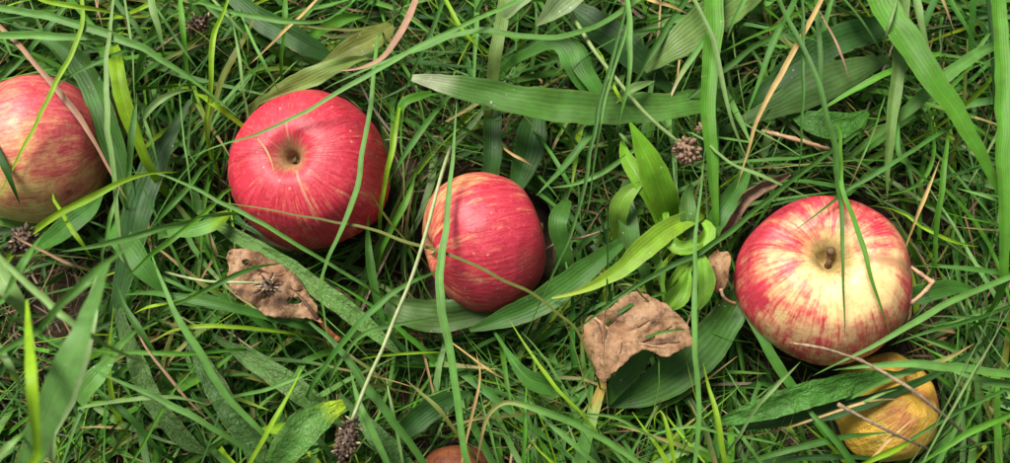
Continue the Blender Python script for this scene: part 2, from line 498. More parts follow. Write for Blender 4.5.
apple('apple', 'rotting wrinkled yellow apple half hidden by blades in the lower right', 884, 407, 55, (0.55, 0.42, 0.62), 0.3, 0.95, 0.006,
      lambda qi: apple_material('apple_skin_rotting', (0.66, 0.39, 0.05), (0.56, 0.20, 0.06), (0.36, 0.11, 0.03), qi @ wd(0.8, 0.1, 0.5), 0.22, 0.36, 0.14,
                                0.25, 0.9, fr=7.0, green=0.4, patch=0.9, russ=(0.03, 0.13), russet=(0.13, 0.075, 0.025), rough=0.55, bump=0.8, wrinkle=1.6, dash=0.0, spots=120.0), lump=0.10, seed=5, stalk=False)
apple('apple', 'rotten orange brown apple cut by the bottom edge', 456, 491, 46, (0.1, -0.7, 0.5), 0.3, 0.95, 0.010,
      lambda qi: apple_material('apple_skin_brown', (0.17, 0.048, 0.014), (0.15, 0.036, 0.012), (0.07, 0.02, 0.009), qi @ wd(0, 0, 1), 0.5, 0.1, 0.8,
                                0.3, 0.7, fr=4.0, patch=0.8, rough=0.6, bump=0.6, wrinkle=1.5), lump=0.08, seed=6)

# ------------------------------------------------------------------ height limits for the loose grass, per photo pixel
PADX, PADY = 60, 60
clear = np.full((463 + 2 * PADY, 1010 + 2 * PADX), 9.0)
yy, xx = np.mgrid[-PADY:463 + PADY, -PADX:1010 + PADX]
for (c, R, cx, cy, rp) in APPLES:
    clear[(xx - cx) ** 2 + (yy - cy) ** 2 < (rp - 3) ** 2] = -1.0


clear[((xx - 48) / 62.) ** 2 + ((yy - 285) / 52.) ** 2 < 1] = -0.004
clear[((xx - 15) / 40.) ** 2 + ((yy - 390) / 70.) ** 2 < 1] = 0.004


def limit_poly(poly, z, grow=0):
    poly = np.asarray(poly, float)
    x0, y0 = np.floor(poly.min(0)).astype(int) - 1
    x1, y1 = np.ceil(poly.max(0)).astype(int) + 2
    x0, x1 = max(x0, -PADX), min(x1, 1010 + PADX)
    y0, y1 = max(y0, -PADY), min(y1, 463 + PADY)
    if x1 <= x0 or y1 <= y0: return
    gy, gx = np.mgrid[y0:y1, x0:x1]
    ins = in_poly(gx.ravel(), gy.ravel(), poly).reshape(gx.shape)
    sub = clear[y0 + PADY:y1 + PADY, x0 + PADX:x1 + PADX]
    sub[ins] = np.minimum(sub[ins], z)


def in_poly(x, y, poly):
    r = np.zeros(len(x), bool)
    n = len(poly)
    for i in range(n):
        xa, ya = poly[i]; xb, yb = poly[i - 1]
        k = (ya > y) != (yb > y)
        with np.errstate(divide='ignore', invalid='ignore'):
            r ^= k & (x < (xb - xa) * (y - ya) / (yb - ya + 1e-12) + xa)
    return r


def apple_top(px, py, margin):
    """height of the apple surface seen at this pixel plus a margin, or None"""
    d = (ROT @ Vector(((px - 505) / FPX, (231.5 - py) / FPX, -1))).normalized()
    best = None
    for (c, R, cx, cy, rp) in APPLES:
        rr = R * 1.0 + margin
        oc = CAM - c
        b = oc.dot(d); cc = oc.dot(oc) - rr * rr
        ds = b * b - cc
        if ds > 0:
            z = (CAM + d * (-b - math.sqrt(ds))).z
            best = z if best is None else max(best, z)
    return best


# ------------------------------------------------------------------ blades and leaves
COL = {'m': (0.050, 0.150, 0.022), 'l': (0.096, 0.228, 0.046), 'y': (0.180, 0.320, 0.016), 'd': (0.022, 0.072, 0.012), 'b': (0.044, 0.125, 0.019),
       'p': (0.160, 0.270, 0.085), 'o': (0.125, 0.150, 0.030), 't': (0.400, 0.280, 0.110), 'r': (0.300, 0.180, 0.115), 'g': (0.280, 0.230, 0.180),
       's': (0.058, 0.145, 0.023), 'v': (0.074, 0.212, 0.020)}


def sweep(px_pts, widths, across, h, color, tipcol=None, fold=0.2, roll=0.0, crinkle=0.0, wave=0.0, root=True, lift=True, curl=0.0,
          seed=0, name='blade', flat=False, margin=0.0016, tip0=0.62):
    """a ribbon through photo pixels at real heights; first point is the root end.  px_pts: (x, y) or (x, y, h in mm)"""
    P = [(p[0], p[1], (p[2] if len(p) > 2 else -1)) for p in px_pts]
    n0 = len(P)
    W = widths if isinstance(widths, (list, tuple)) else None
    hs = []
    for i, p in enumerate(P):
        t = i / (n0 - 1)
        hs.append(p[2] if p[2] >= 0 else (h if flat else h * (0.72 + 0.28 * math.sin(math.pi * (0.12 + 0.8 * t)))))
    length = sum(math.dist(P[i][:2], P[i + 1][:2]) for i in range(n0 - 1))
    n = int(max(10, min(60, length / 5)))
    tt = np.linspace(0, 1, n0)
    base = np.array([(p[0], p[1], hs[i] * 0.001, (np.interp(tt[i], np.linspace(0, 1, len(W)), W) if W else widths)) for i, p in enumerate(P)])
    S = catmull(base, n)
    t = np.linspace(0, 1, n)
    lat = 0.5 + min(1.6, length / 160)
    for k in range(n):
        S[k, 0] += lat * mnoise.noise((S[k, 0] * .035, S[k, 1] * .035, seed + .3)) * math.sin(math.pi * k / (n - 1))
        S[k, 1] += lat * mnoise.noise((S[k, 0] * .035, S[k, 1] * .035, seed + 7.7)) * math.sin(math.pi * k / (n - 1))
    for k in range(n): S[k, 3] *= 1 + 0.09 * mnoise.noise((S[k, 0] * .09, S[k, 1] * .09, seed * 1.7))
    if not W:                                           # grass blade: near even width, drawn out to a point
        S[:, 3] = widths * np.minimum(1, 0.72 + 0.6 * t) * np.clip((1 - t) / 0.5, 0, 1) ** 0.75
    z = S[:, 2]
    if lift:
        req = np.array([(apple_top(x, y, margin) or -1) for x, y in S[:, :2]])
        z = np.maximum(z, req)
        for _ in range(14):
            zs = z.copy(); zs[1:-1] = (z[:-2] + 2 * z[1:-1] + z[2:]) / 4
            z = np.maximum(zs, req)
    C = np.array([at(S[i, 0], S[i, 1], z[i])[:] for i in range(n)])
    w = np.array([S[i, 3] * unit(C[i]) for i in range(n)]) / 2
    if root:                                            # bend the root end down to the soil
        d = C[0] - C[1]; d[2] = 0; d /= np.linalg.norm(d) + 1e-9
        z0 = C[0][2]
        m = 5
        ext = []
        for k in range(m, 0, -1):
            a = k / m
            ext.append(C[0] + d * (0.010 + 0.35 * z0) * math.sin(a * 1.45) + np.array([0, 0, -(z0 + 0.018) * (1 - math.cos(a * math.pi / 2))]))
        C = np.vstack([np.array(ext), C])
        w = np.concatenate([np.full(m, w[0]) * np.linspace(.6, .95, m), w])
        n += m
    T = np.gradient(C, axis=0); T /= np.linalg.norm(T, axis=1)[:, None] + 1e-9
    up = np.array([0, -math.sin(TILT) * 0.5, 1.0])
    side = np.cross(T, up); ln = np.linalg.norm(side, axis=1)
    for k in range(n):
        if ln[k] < 0.15: side[k] = side[k - 1] if k else np.array([1, 0, 0])
    side /= np.linalg.norm(side, axis=1)[:, None] + 1e-9
    for _ in range(3): side[1:-1] = (side[:-2] + side[1:-1] + side[2:]) / 3
    N = np.cross(side, T); N /= np.linalg.norm(N, axis=1)[:, None] + 1e-9
    arc = np.concatenate([[0], np.cumsum(np.linalg.norm(np.diff(C, axis=0), axis=1))])
    us = np.linspace(-1, 1, across)
    V, CC, UV = [], [], []
    c0 = np.array(COL[color] if isinstance(color, str) else color)
    c1 = None if tipcol is None else np.array(COL[tipcol] if isinstance(tipcol, str) else tipcol)
    jit = 1 + (mnoise.noise((seed * 3.7, 1.3, 0)) * 0.25)
    rl0 = roll
    for k in range(n):
        tk = k / (n - 1)
        rl = rl0 + 0.25 * mnoise.noise((tk * 2.2, seed * 1.9, 4))
        cr, sr = math.cos(rl), math.sin(rl)
        sd = side[k] * cr + N[k] * sr
        nn = N[k] * cr - side[k] * sr
        for u in us:
            if curl:
                a = u * curl
                off = sd * (math.sin(a) / curl) * w[k] + nn * ((1 - math.cos(a)) / curl) * w[k]
            else:
                off = sd * u * w[k] + nn * fold * w[k] * (abs(u) ** 1.3)
            if crinkle:
                off = off + nn * crinkle * w[k] * (math.sin(arc[k] * 1900 + 3 * abs(u) + 2 * mnoise.noise((arc[k] * 200, u, seed))) * (0.25 + abs(u)) * 0.5
                                                   + 0.9 * mnoise.noise((arc[k] * 170, u * 1.5, seed)))
            if wave:
                off = off + nn * wave * w[k] * mnoise.noise((arc[k] * 60, u * 0.8, seed + 9)) + sd * wave * 0.35 * w[k] * abs(u) * mnoise.noise((arc[k] * 130, np.sign(u) * 5, seed))
            V.append(C[k] + off)
            cc = c0 * jit * (1 + 0.22 * mnoise.noise((arc[k] * 30, seed, 2)))
            if c1 is not None:
                f = min(1, max(0, (tk - tip0) / (0.92 - tip0) + 0.3 * mnoise.noise((arc[k] * 80, u, seed))))
                cc = cc * (1 - f) + c1 * f
            CC.append(cc)
            UV.append((u, arc[k], seed * 0.37))
    i, j = np.meshgrid(np.arange(n - 1), np.arange(across - 1), indexing='ij')
    a = (i * across + j).ravel()
    q = np.stack([a, a + 1, a + across + 1, a + across], 1)
    # remember where it lies so that loose grass stays below wide leaves
    wpx = S[:, 3]
    if wpx.max() > 9:
        tx = np.gradient(S[:, 0]); ty = np.gradient(S[:, 1]); l = np.hypot(tx, ty) + 1e-6
        L = np.stack([S[:, 0] - ty / l * wpx * .5, S[:, 1] + tx / l * wpx * .5], 1)
        Rr = np.stack([S[:, 0] + ty / l * wpx * .5, S[:, 1] - tx / l * wpx * .5], 1)
        limit_poly(np.vstack([L, Rr[::-1]]), float(np.median(z)) - 0.003)
    return mesh_np(name, V, q, CC, UV)


SEQ = [0]


def B(label, color, w, h, pts, tip=None, root=True, mat=None, fold=0.35, roll=None, cat='grass blade', name='grass_blade', group='single grass blades lying over the turf', **kw):
    SEQ[0] += 1
    s = SEQ[0]
    r = random.uniform(-0.45, 0.45) if roll is None else roll
    dry = color in 'trg'
    w = w * (1.0 + 0.10 * abs(r))
    me = sweep(pts, float(w), 5, h + (s % 7) * 0.6, color, tip, fold, r, root=root, seed=s, name=name, wave=0.25, **kw)
    o = link(name, me, mat or (M_DRY if dry else M_BLADE))
    return tag(o, label, cat, group)


def L(label, color, ws, h, pts, tip=None, mat=None, crinkle=0.0, fold=0.18, roll=0.0, root=True, wave=0.2, parent=None, name='plantain_leaf', cat='leaf',
      group='broad leaves among the grass', **kw):
    SEQ[0] += 1
    s = SEQ[0]
    me = sweep(pts, ws, 13, h + (s % 5) * 0.5, color, tip, fold, roll, crinkle, wave, root=root, seed=s, name=name, **kw)
    if parent:
        return link('leaf', me, mat or M_LEAF, parent)
    o = link(name, me, mat or (M_CRINK if crinkle else M_LEAF))
    return tag(o, label, cat, group)


# --- broad leaves -------------------------------------------------------------------------------------------------
L('long broad green leaf with pale blunt tip lying above the middle apple', 's', [18, 24, 29, 33, 32, 27, 20, 7], 52,
  [(722, 98, 28), (700, 101, 38), (660, 107, 44), (600, 109, 48), (545, 104, 52), (490, 94, 55), (445, 84, 57), (412, 78, 56)], tip=(0.28, 0.33, 0.19), tip0=0.86, fold=0.12)
L('dark leaf partly hidden between the leftmost apple and the crimson apple', (0.035, 0.095, 0.023), [14, 24, 30, 30, 26, 14, 3], 30,
  [(118, 300), (128, 265), (135, 230), (142, 200), (155, 165), (172, 135), (190, 100)], fold=0.25)
L('dark folded leaf at the upper right of the leftmost apple', 'b', [10, 20, 24, 24, 20, 8], 34, [(132, 215), (122, 170), (108, 125), (92, 85), (72, 55), (52, 38)], fold=0.35, lift=False)
L('bright yellow green strap leaf with blunt top behind the leftmost apple', 'y', [10, 15, 16, 15, 14, 9], 52, [(140, 145), (129, 118), (122, 92), (118, 72), (116, 57), (114, 47)], fold=0.35)
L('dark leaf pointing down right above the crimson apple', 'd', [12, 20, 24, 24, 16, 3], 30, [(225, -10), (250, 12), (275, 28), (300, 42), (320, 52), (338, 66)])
L('silver green leaf with dry yellow end touching the top of the crimson apple', (0.143, 0.210, 0.050), [8, 18, 20, 17, 10, 2], 42, [(270, 96), (290, 86), (312, 77), (335, 68), (352, 61), (368, 57)], wave=0.7, lift=False)
L('olive leaf in half shade above the silver leaf', 'o', [8, 18, 24, 22, 10], 33, [(322, 66), (340, 56), (358, 47), (376, 38), (392, 26)], wave=0.4)
L('pale spotted leaf end cut by the top edge', (0.170, 0.250, 0.105), [30, 30, 28, 16, 4], 60, [(605, -38), (580, -16), (563, 0), (549, 14), (536, 25)])
L('pale leaf end beside the upright blue green strap at the top', (0.170, 0.250, 0.105), [18, 18, 14, 4], 52, [(540, -30), (526, -8), (512, 8), (498, 22)], wave=0.7)
L('shiny dark leaf bending down above the long broad leaf', 'm', [10, 14, 20, 24, 22, 10, 4], 44, [(530, 52), (549, 43), (563, 46), (574, 62), (582, 78), (592, 92), (600, 102)], fold=0.1)
L('curled green leaf with rounded end near the top middle', 'm', [6, 14, 20, 20, 12], 47, [(605, 118), (598, 92), (585, 70), (575, 50), (556, 40)], fold=-0.2)
L('dark broad leaf behind the upper stems', 'd', [10, 26, 34, 30, 12], 30, [(668, 88), (640, 62), (615, 40), (590, 22), (568, 6)])
L('fan shaped pale ribbed leaf near the top middle', (0.110, 0.190, 0.046), [34, 38, 36, 24, 6], 40, [(745, -6), (716, 14), (692, 34), (668, 52), (645, 71)], fold=0.05, mat=plant_material('ribbed_leaf', 9, 0.5, 0.46, 0.2, bump=0.4))
L('upright strap leaf with bright top right of the seed head stem', 'v', [7, 12, 15, 17, 19, 21], 50, [(715, 205), (712, 165), (708, 120), (709, 70), (714, 25), (712, -30)], fold=0.3)
L('dark glossy leaf lying below the tan straw stem', (0.050, 0.105, 0.025), [10, 22, 34, 36, 30, 18, 3], 30, [(745, 120), (772, 108), (800, 94), (826, 82), (850, 72), (872, 64), (890, 60)], mat=M_LEAF, fold=-0.1)
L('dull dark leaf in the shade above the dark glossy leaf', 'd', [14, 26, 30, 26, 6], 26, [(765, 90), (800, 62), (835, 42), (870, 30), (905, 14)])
L('very wide bright green blade slanting down from the top right', 'v', [30, 29, 28, 25, 20, 13, 5], 72, [(858, -45), (880, -3), (905, 38), (932, 78), (957, 115), (982, 158), (1002, 198)], fold=0.15)
L('upright wide green blade along the right edge', 'v', [10, 13, 15, 16, 16, 15, 13], 70, [(1003, 262), (1004, 225), (1003, 170), (1002, 110), (1001, 55), (998, 0), (995, -40)], fold=0.3)
L('blue green strap hanging above the right end of the largest apple', (0.100, 0.180, 0.043), [11, 13, 13, 12, 8, 1], 56, [(905, -20), (901, 20), (897, 62), (893, 110), (888, 155), (887, 197)], fold=0.4)
L('pale ribbed strap leaning up to the right edge', 'l', [8, 12, 13, 12, 10, 3], 55, [(893, 122), (910, 108), (935, 86), (960, 66), (985, 50), (1015, 40)])
L('bright rounded leaf above the right apple beneath thin stems', 'm', [10, 24, 28, 24, 6], 28, [(795, 115), (812, 122), (832, 126), (852, 124), (868, 112)], crinkle=0.12)
L('short green leaf right of the bent tan twig', 'm', [12, 20, 20, 14, 3], 26, [(900, 300), (918, 295), (936, 290), (955, 287), (975, 290)], lift=False)
L('crinkled green leaf lying under the largest apple', 'm', [6, 18, 24, 27, 25, 18, 5], 46, [(896, 374), (870, 378), (840, 386), (810, 394), (775, 404), (745, 414), (712, 424)], crinkle=0.22, fold=0.3)
L('dark smooth leaf under the crinkled leaf crossing the yellow apple', 'd', [5, 7, 9, 13, 17, 15, 6], 38, [(972, 352), (935, 374), (900, 390), (872, 399), (835, 409), (790, 418), (735, 428)])
L('broad dark ribbed leaf under the copper brown leaf', 'b', [12, 30, 40, 42, 38, 26, 4], 24, [(745, 285), (732, 310), (712, 338), (690, 360), (664, 380), (638, 395), (608, 406)], fold=0.12, lift=False)
L('small dark leaf end beside the tip of the copper brown leaf', 'b', [16, 20, 18, 10], 28, [(646, 350), (632, 368), (618, 385), (606, 402)], lift=False)
L('ribbed leaf running right from under the middle apple', 'b', [10, 20, 26, 26, 20, 4], 32, [(622, 242), (596, 262), (566, 285), (535, 305), (505, 318), (470, 330)], fold=0.3, lift=False)
L('dark flat leaf under the bottom of the middle apple', (0.055, 0.110, 0.026), [16, 28, 32, 30, 18], 22, [(500, 305), (470, 312), (440, 316), (410, 312), (385, 305)], wave=0.5, lift=False)
L('silvery crinkled leaf running down right below the crimson apple', (0.095, 0.190, 0.046), [8, 14, 17, 19, 19, 16, 4], 36, [(212, 220), (240, 238), (272, 257), (304, 278), (338, 303), (370, 328), (400, 354)], crinkle=0.2, fold=0.3)
L('pale dotted dark leaf between the lower left blades', (0.070, 0.140, 0.034), [10, 15, 19, 20, 19, 17, 3], 30, [(118, 310), (128, 340), (140, 370), (152, 398), (168, 420), (186, 440), (209, 455)], crinkle=0.14)
L('crinkled dark leaf below the holed brown leaf', (0.050, 0.115, 0.028), [8, 19, 24, 26, 20], 30, [(190, 340), (206, 370), (224, 400), (244, 430), (266, 468)], crinkle=0.2)
L('ribbed silvery leaf above the bright leaf with yellow tip', (0.072, 0.150, 0.036), [8, 19, 22, 22, 17, 5], 32, [(228, 345), (250, 358), (275, 374), (300, 392), (322, 408), (342, 425)], crinkle=0.16)
L('bright crinkled leaf with yellow tip beside the long seed head', 'l', [20, 32, 34, 26, 10], 48, [(272, 470), (287, 448), (303, 430), (322, 415), (344, 404)], tip=(0.300, 0.440, 0.030), tip0=0.8, crinkle=0.14)
L('small bright leaf tip left of the yellow tipped leaf', 'y', [6, 12, 12, 4], 42, [(312, 420), (298, 426), (282, 429), (262, 429)])
L('crinkled leaf cut by the bottom edge right of the long seed head', (0.055, 0.125, 0.030), [7, 17, 22, 22], 34, [(352, 408), (370, 428), (388, 448), (410, 475)], crinkle=0.22)
L('dark wide leaf above the rotten brown apple', 'd', [8, 22, 24, 18, 4], 26, [(396, 442), (412, 424), (430, 410), (448, 400), (470, 392)])
L('pointed green leaf in the gap below the bright arched blade', 'm', [22, 26, 22, 12, 2], 34, [(120, 236), (132, 252), (144, 268), (154, 282), (164, 294)])
L('green leaf end pointing at the crimson apple from below left', 'l', [10, 16, 18, 16, 5], 45, [(178, 232), (192, 230), (206, 226), (218, 220), (229, 212)], tip='y')
L('shaded leaf below the leftmost apple', 'm', [10, 20, 22, 18, 4], 34, [(40, 246), (58, 234), (74, 222), (88, 210), (102, 194)], lift=False)
L('blurred wide leaf with pale edge in the lower left corner', (0.085, 0.190, 0.045), [30, 34, 35, 29, 19, 7], 176, [(20, 500, 123), (38, 440, 158), (58, 390, 176), (76, 345, 183), (92, 305, 176), (108, 262, 154)], fold=0.12, roll=0.2)
L('pale dry strap beside the blurred wide leaf', (0.245, 0.360, 0.151), [10, 14, 15, 12, 5], 147, [(72, 400), (82, 362), (88, 330), (93, 300), (98, 275)], wave=0.4)
L('blurred bright upright blade at the lower left', 'y', [9, 12, 13, 12, 9, 3], 197, [(38, 455), (36, 425), (33, 395), (31, 365), (29, 335), (27, 300)])
L('pale wide blade end below the dark seed head at left', 'p', [16, 20, 20, 16, 6], 141, [(-25, 240), (-5, 268), (10, 290), (22, 308), (33, 328)])
L('pale green leaf end behind the blurred wide leaf', 'l', [8, 18, 20, 14], 50, [(112, 358), (100, 372), (88, 386), (78, 402)])
L('folded green leaf in the fine grass left of the copper brown leaf', 'm', [4, 10, 16, 20, 10], 40, [(505, 348), (516, 365), (528, 378), (542, 384), (560, 388)], fold=0.5)
L('dark leaf standing right of the middle apple', 'b', [16, 20, 18, 8], 38, [(562, 246), (558, 228), (560, 214), (568, 200)], fold=0.2, lift=False)
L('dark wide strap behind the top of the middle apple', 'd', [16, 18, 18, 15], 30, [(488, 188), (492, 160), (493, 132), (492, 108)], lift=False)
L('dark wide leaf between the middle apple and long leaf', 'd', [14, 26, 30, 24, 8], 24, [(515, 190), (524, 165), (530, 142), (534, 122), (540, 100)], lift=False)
L('upright blue green strap crossing behind the long broad leaf tip', (0.130, 0.210, 0.050), [12, 13, 13, 12], 46, [(492, 84), (496, 52), (503, 15), (508, -25)])
L('dark green strap leaf left of the largest apple', 'm', [8, 18, 20, 16, 3], 38, [(700, 250), (712, 228), (724, 208), (738, 188), (752, 165)], fold=0.3, lift=False)
L('stout green blade under the lower left of the largest apple', 'm', [9, 10, 10, 8, 2], 30, [(796, 392), (780, 370), (764, 342), (752, 322), (738, 300)], lift=False)
L('pale green leaf remnant with orange edge below the copper brown leaf', 'l', [13, 13, 12, 8], 36, [(578, 470), (586, 440), (594, 410), (603, 382)], tip=(0.350, 0.260, 0.060))
L('thick light leaf base under the long broad leaf tip', 'v', [6, 9, 9, 5], 46, [(398, 122), (403, 104), (414, 98), (432, 93)])

# --- the bright young plant between the middle apple and the largest apple ---------------------------------------
pl = empty('broadleaf_plant', at(682, 238, 0.0))
tag(pl, 'young bright green plant with upright leaves below the round seed head', 'plant')
L(None, (0.125, 0.30, 0.018), [14, 26, 30, 28, 18, 3], 60, [(676, 238, 14), (668, 214, 36), (660, 190, 50), (650, 166, 58), (641, 145, 62), (630, 123, 66)], parent=pl, fold=0.22, wave=0.35)
L(None, (0.12, 0.27, 0.018), [8, 14, 18, 12, 3], 48, [(654, 212), (645, 190), (634, 170), (625, 156), (622, 140)], parent=pl, fold=0.3)
L(None, (0.13, 0.25, 0.03), [12, 18, 20, 16, 6], 46, [(622, 250, 20), (618, 226, 34), (620, 206, 44), (628, 193, 48), (641, 184, 46)], parent=pl, fold=0.3, wave=0.5)
L(None, (0.15, 0.27, 0.022), [18, 22, 22, 17, 11, 5, 2], 46, [(682, 222), (664, 232), (645, 248), (622, 268), (600, 282), (578, 292), (552, 298)], parent=pl, fold=0.35, tip=(0.27, 0.34, 0.04))
L(None, (0.07, 0.16, 0.03), [10, 16, 18, 12, 3], 40, [(690, 236), (688, 222), (687, 208), (688, 196), (691, 184)], parent=pl, fold=0.2)
L(None, (0.06, 0.14, 0.03), [10, 18, 20, 16, 6], 34, [(640, 262), (632, 244), (628, 222), (625, 200), (626, 180)], parent=pl, fold=0.25)
L(None, (0.15, 0.31, 0.03), [8, 14, 16, 12, 4], 48, [(666, 226), (668, 238), (678, 248), (694, 246), (709, 238)], parent=pl, fold=0.4, wave=0.9)
L(None, (0.17, 0.34, 0.035), [8, 15, 18, 14, 5], 46, [(690, 256), (698, 246), (706, 238), (709, 230), (704, 222)], parent=pl, fold=0.4, wave=0.9)
L(None, (0.14, 0.29, 0.035), [6, 14, 17, 13, 4], 44, [(700, 252), (704, 268), (706, 282), (704, 296), (698, 309)], parent=pl, fold=0.3, wave=0.8)
L(None, (0.14, 0.30, 0.03), [6, 16, 22, 16, 4], 44, [(688, 272), (684, 284), (678, 296), (672, 304), (666, 312)], parent=pl, fold=0.3, wave=1.0)
L(None, (0.12, 0.26, 0.035), [5, 10, 11, 8, 3], 40, [(662, 285), (660, 270), (656, 260), (650, 254), (644, 252)], parent=pl, fold=0.3, wave=0.8)


# ------------------------------------------------------------------ dead leaves
def px_tube(name, pts, rpx, mat, parent=None, sides=8, n=24, jitter=0.2):
    """tube through photo pixels; pts (x, y, h mm), radii in pixels"""
    W = [at(x, y, z * 0.001) for x, y, z in pts]
    me = tube_mesh(name, [w[:] for w in W], [r * unit(w) for r, w in zip(rpx, W)], sides, n, jitter)
    return link(name, me, mat, parent, Vector((0, 0, 0)) if parent and parent.type == 'MESH' else None)


def dead_leaf(outline, holes, hf, step_px, mat, parent, thick=0.0002):
    o = catmull(list(outline) + [outline[0]], len(outline) * 7)[:-1]
    o = np.array([(x + 1.2 * mnoise.noise((x * .22, y * .22, 3)) + .5 * mnoise.noise((x * .7, y * .7, 1)), y + 1.2 * mnoise.noise((x * .22, y * .22, 8))) for x, y in o])
    hl = [catmull(list(hh) + [hh[0]], 26)[:-1] for hh in holes]
    pts = [tuple(p) for p in o]
    edges = [(i, (i + 1) % len(o)) for i in range(len(o))]
    for hh in hl:
        b = len(pts); pts += [tuple(p) for p in hh]
        edges += [(b + i, b + (i + 1) % len(hh)) for i in range(len(hh))]
    x0, y0 = o.min(0); x1, y1 = o.max(0)
    gx, gy = np.meshgrid(np.arange(x0, x1, step_px), np.arange(y0, y1, step_px))
    gx = gx.ravel() + rng.uniform(-.3, .3, gx.size) * step_px; gy = gy.ravel() + rng.uniform(-.3, .3, gy.size) * step_px
    k = in_poly(gx, gy, o)
    for hh in hl: k &= ~in_poly(gx, gy, hh)
    pts += list(zip(gx[k], gy[k]))
    vs, es, fs, _, _, _ = delaunay_2d_cdt([Vector(p) for p in pts], edges, [], 0, 1e-5)
    F = []
    for f in fs:
        cx = np.array([sum(vs[i].x for i in f) / 3]); cy = np.array([sum(vs[i].y for i in f) / 3])
        if in_poly(cx, cy, o)[0] and not any(in_poly(cx, cy, hh)[0] for hh in hl): F.append(tuple(f))
    V = [at(v.x, v.y, hf(v.x, v.y) * 0.001)[:] for v in vs]
    me = bpy.data.meshes.new('leaf_blade')
    me.from_pydata(V, [], F)
    me.polygons.foreach_set('use_smooth', [True] * len(F))
    ob = link('leaf_blade', me, mat, parent)
    md = ob.modifiers.new('thickness', 'SOLIDIFY'); md.thickness = thick; md.offset = -1
    limit_poly(o, 0.018)
    return ob


def seg_d(x, y, ax, ay, bx, by):
    t = max(0, min(1, ((x - ax) * (bx - ax) + (y - ay) * (by - ay)) / ((bx - ax) ** 2 + (by - ay) ** 2)))
    return math.hypot(x - ax - t * (bx - ax), y - ay - t * (by - ay)), t


# holed pale brown leaf, lower left
def h1(x, y):
    d, t = seg_d(x, y, 236, 256, 318, 318)
    side = (x - 236) * (318 - 256) - (y - 256) * (318 - 236)
    cr = -sum(0.8 * math.exp(-(seg_d(x, y, *a, *b)[0] / 1.7) ** 2) for a, b in V1)
    return cr + 54 - 12 * t + (0.16 if side < 0 else -0.2) * d + 3.4 * mnoise.noise((x * .05, y * .05, 0)) + 1.1 * mnoise.noise((x * .16, y * .16, 4)) + 0.25 * mnoise.noise((x * .4, y * .4, 6)) - 0.004 * d * d


V1 = (((262, 271), (246, 284)), ((278, 281), (262, 298)), ((294, 294), (280, 310)), ((272, 276), (288, 272)), ((290, 289), (303, 289)), ((250, 264), (236, 274)), ((240, 258), (318, 319)))
lf = empty('dead_leaf', at(275, 290, 0.0))
tag(lf, 'pale brown dead leaf with two holes and orange stalk, left of centre', 'dead leaf', 'fallen brown leaves')
lam = dead_leaf([(226, 258), (231, 250), (244, 249), (258, 252), (268, 258), (280, 264), (290, 270), (300, 281), (308, 293), (316, 305), (318, 316), (322, 323), (312, 319), (300, 318),
           (286, 318), (272, 317), (262, 313), (255, 305), (246, 301), (236, 294), (229, 285), (227, 275), (229, 268)],
          [[(242, 261), (246, 259), (250, 261), (249, 265), (244, 265)], [(286, 300), (292, 297), (300, 298), (303, 301), (297, 304), (288, 303)]], h1, 2.1, M_DEADP, lf)
px_tube('midrib', [(240, 258, h1(240, 258) + .35), (265, 272, h1(265, 272) + .35), (290, 288, h1(290, 288)), (308, 306, h1(308, 306) + .2), (318, 319, h1(318, 319) + .5)], [.8, 1.1, 1.5, 1.9, 2.3], M_VEIN, lam)
px_tube('stalk', [(318, 319, h1(318, 319) + .5), (326, 328, 38), (334, 336, 34), (340, 341, 28), (346, 346, -17)], [2.3, 2.4, 2.6, 3.0, 2.4], simple_material('orange_stalk', (0.36, 0.13, 0.04), (0.26, 0.10, 0.04), 300), lf)
for a, b in (((262, 271), (246, 284)), ((278, 281), (262, 298)), ((294, 294), (280, 310)), ((272, 276), (288, 272)), ((290, 289), (303, 289)), ((250, 264), (236, 274))):
    px_tube('vein', [(a[0], a[1], h1(*a) + .35), ((a[0] + b[0]) / 2 + 1, (a[1] + b[1]) / 2 + 1.5, h1((a[0] + b[0]) / 2, (a[1] + b[1]) / 2) + .35), (b[0], b[1], h1(*b) + .35)], [.8, .6, .35], M_VEIN, lam, 6, 10)


# copper brown leaf, right of centre
V2 = (((607, 328), (600, 350)), ((622, 338), (617, 364)), ((597, 320), (602, 344)), ((620, 337), (650, 320)), ((640, 343), (672, 326)), ((606, 327), (628, 308)), ((650, 345), (680, 342)), ((594, 317), (620, 337)), ((620, 337), (666, 348)))


def crease(x, y, segs, depth, w):
    return -sum(depth * math.exp(-(seg_d(x, y, *a, *b)[0] / w) ** 2) for a, b in segs)


def h2(x, y):
    d, t = seg_d(x, y, 590, 318, 690, 350)
    up = 6 * math.exp(-((x - 630) ** 2 + (y - 362) ** 2) / 900.0)
    dn = -0.010 * max(0, 318 - y) ** 2
    lowedge = 0.18 * max(0, y - (300 + 0.42 * (x - 583)))
    up += 0.10 * min(d, 30)
    up += crease(x, y, V2, 0.75, 1.7) + 0.2 * mnoise.noise((x * .5, y * .5, 33)) - 0.35 * max(0, 596 - x)
    return 47 + up + dn * .6 - lowedge * .55 + 2.6 * mnoise.noise((x * .045, y * .045, 7)) + 1.2 * mnoise.noise((x * .13, y * .13, 2)) + 0.3 * mnoise.noise((x * .35, y * .35, 12)) + 0.03 * (x - 640)


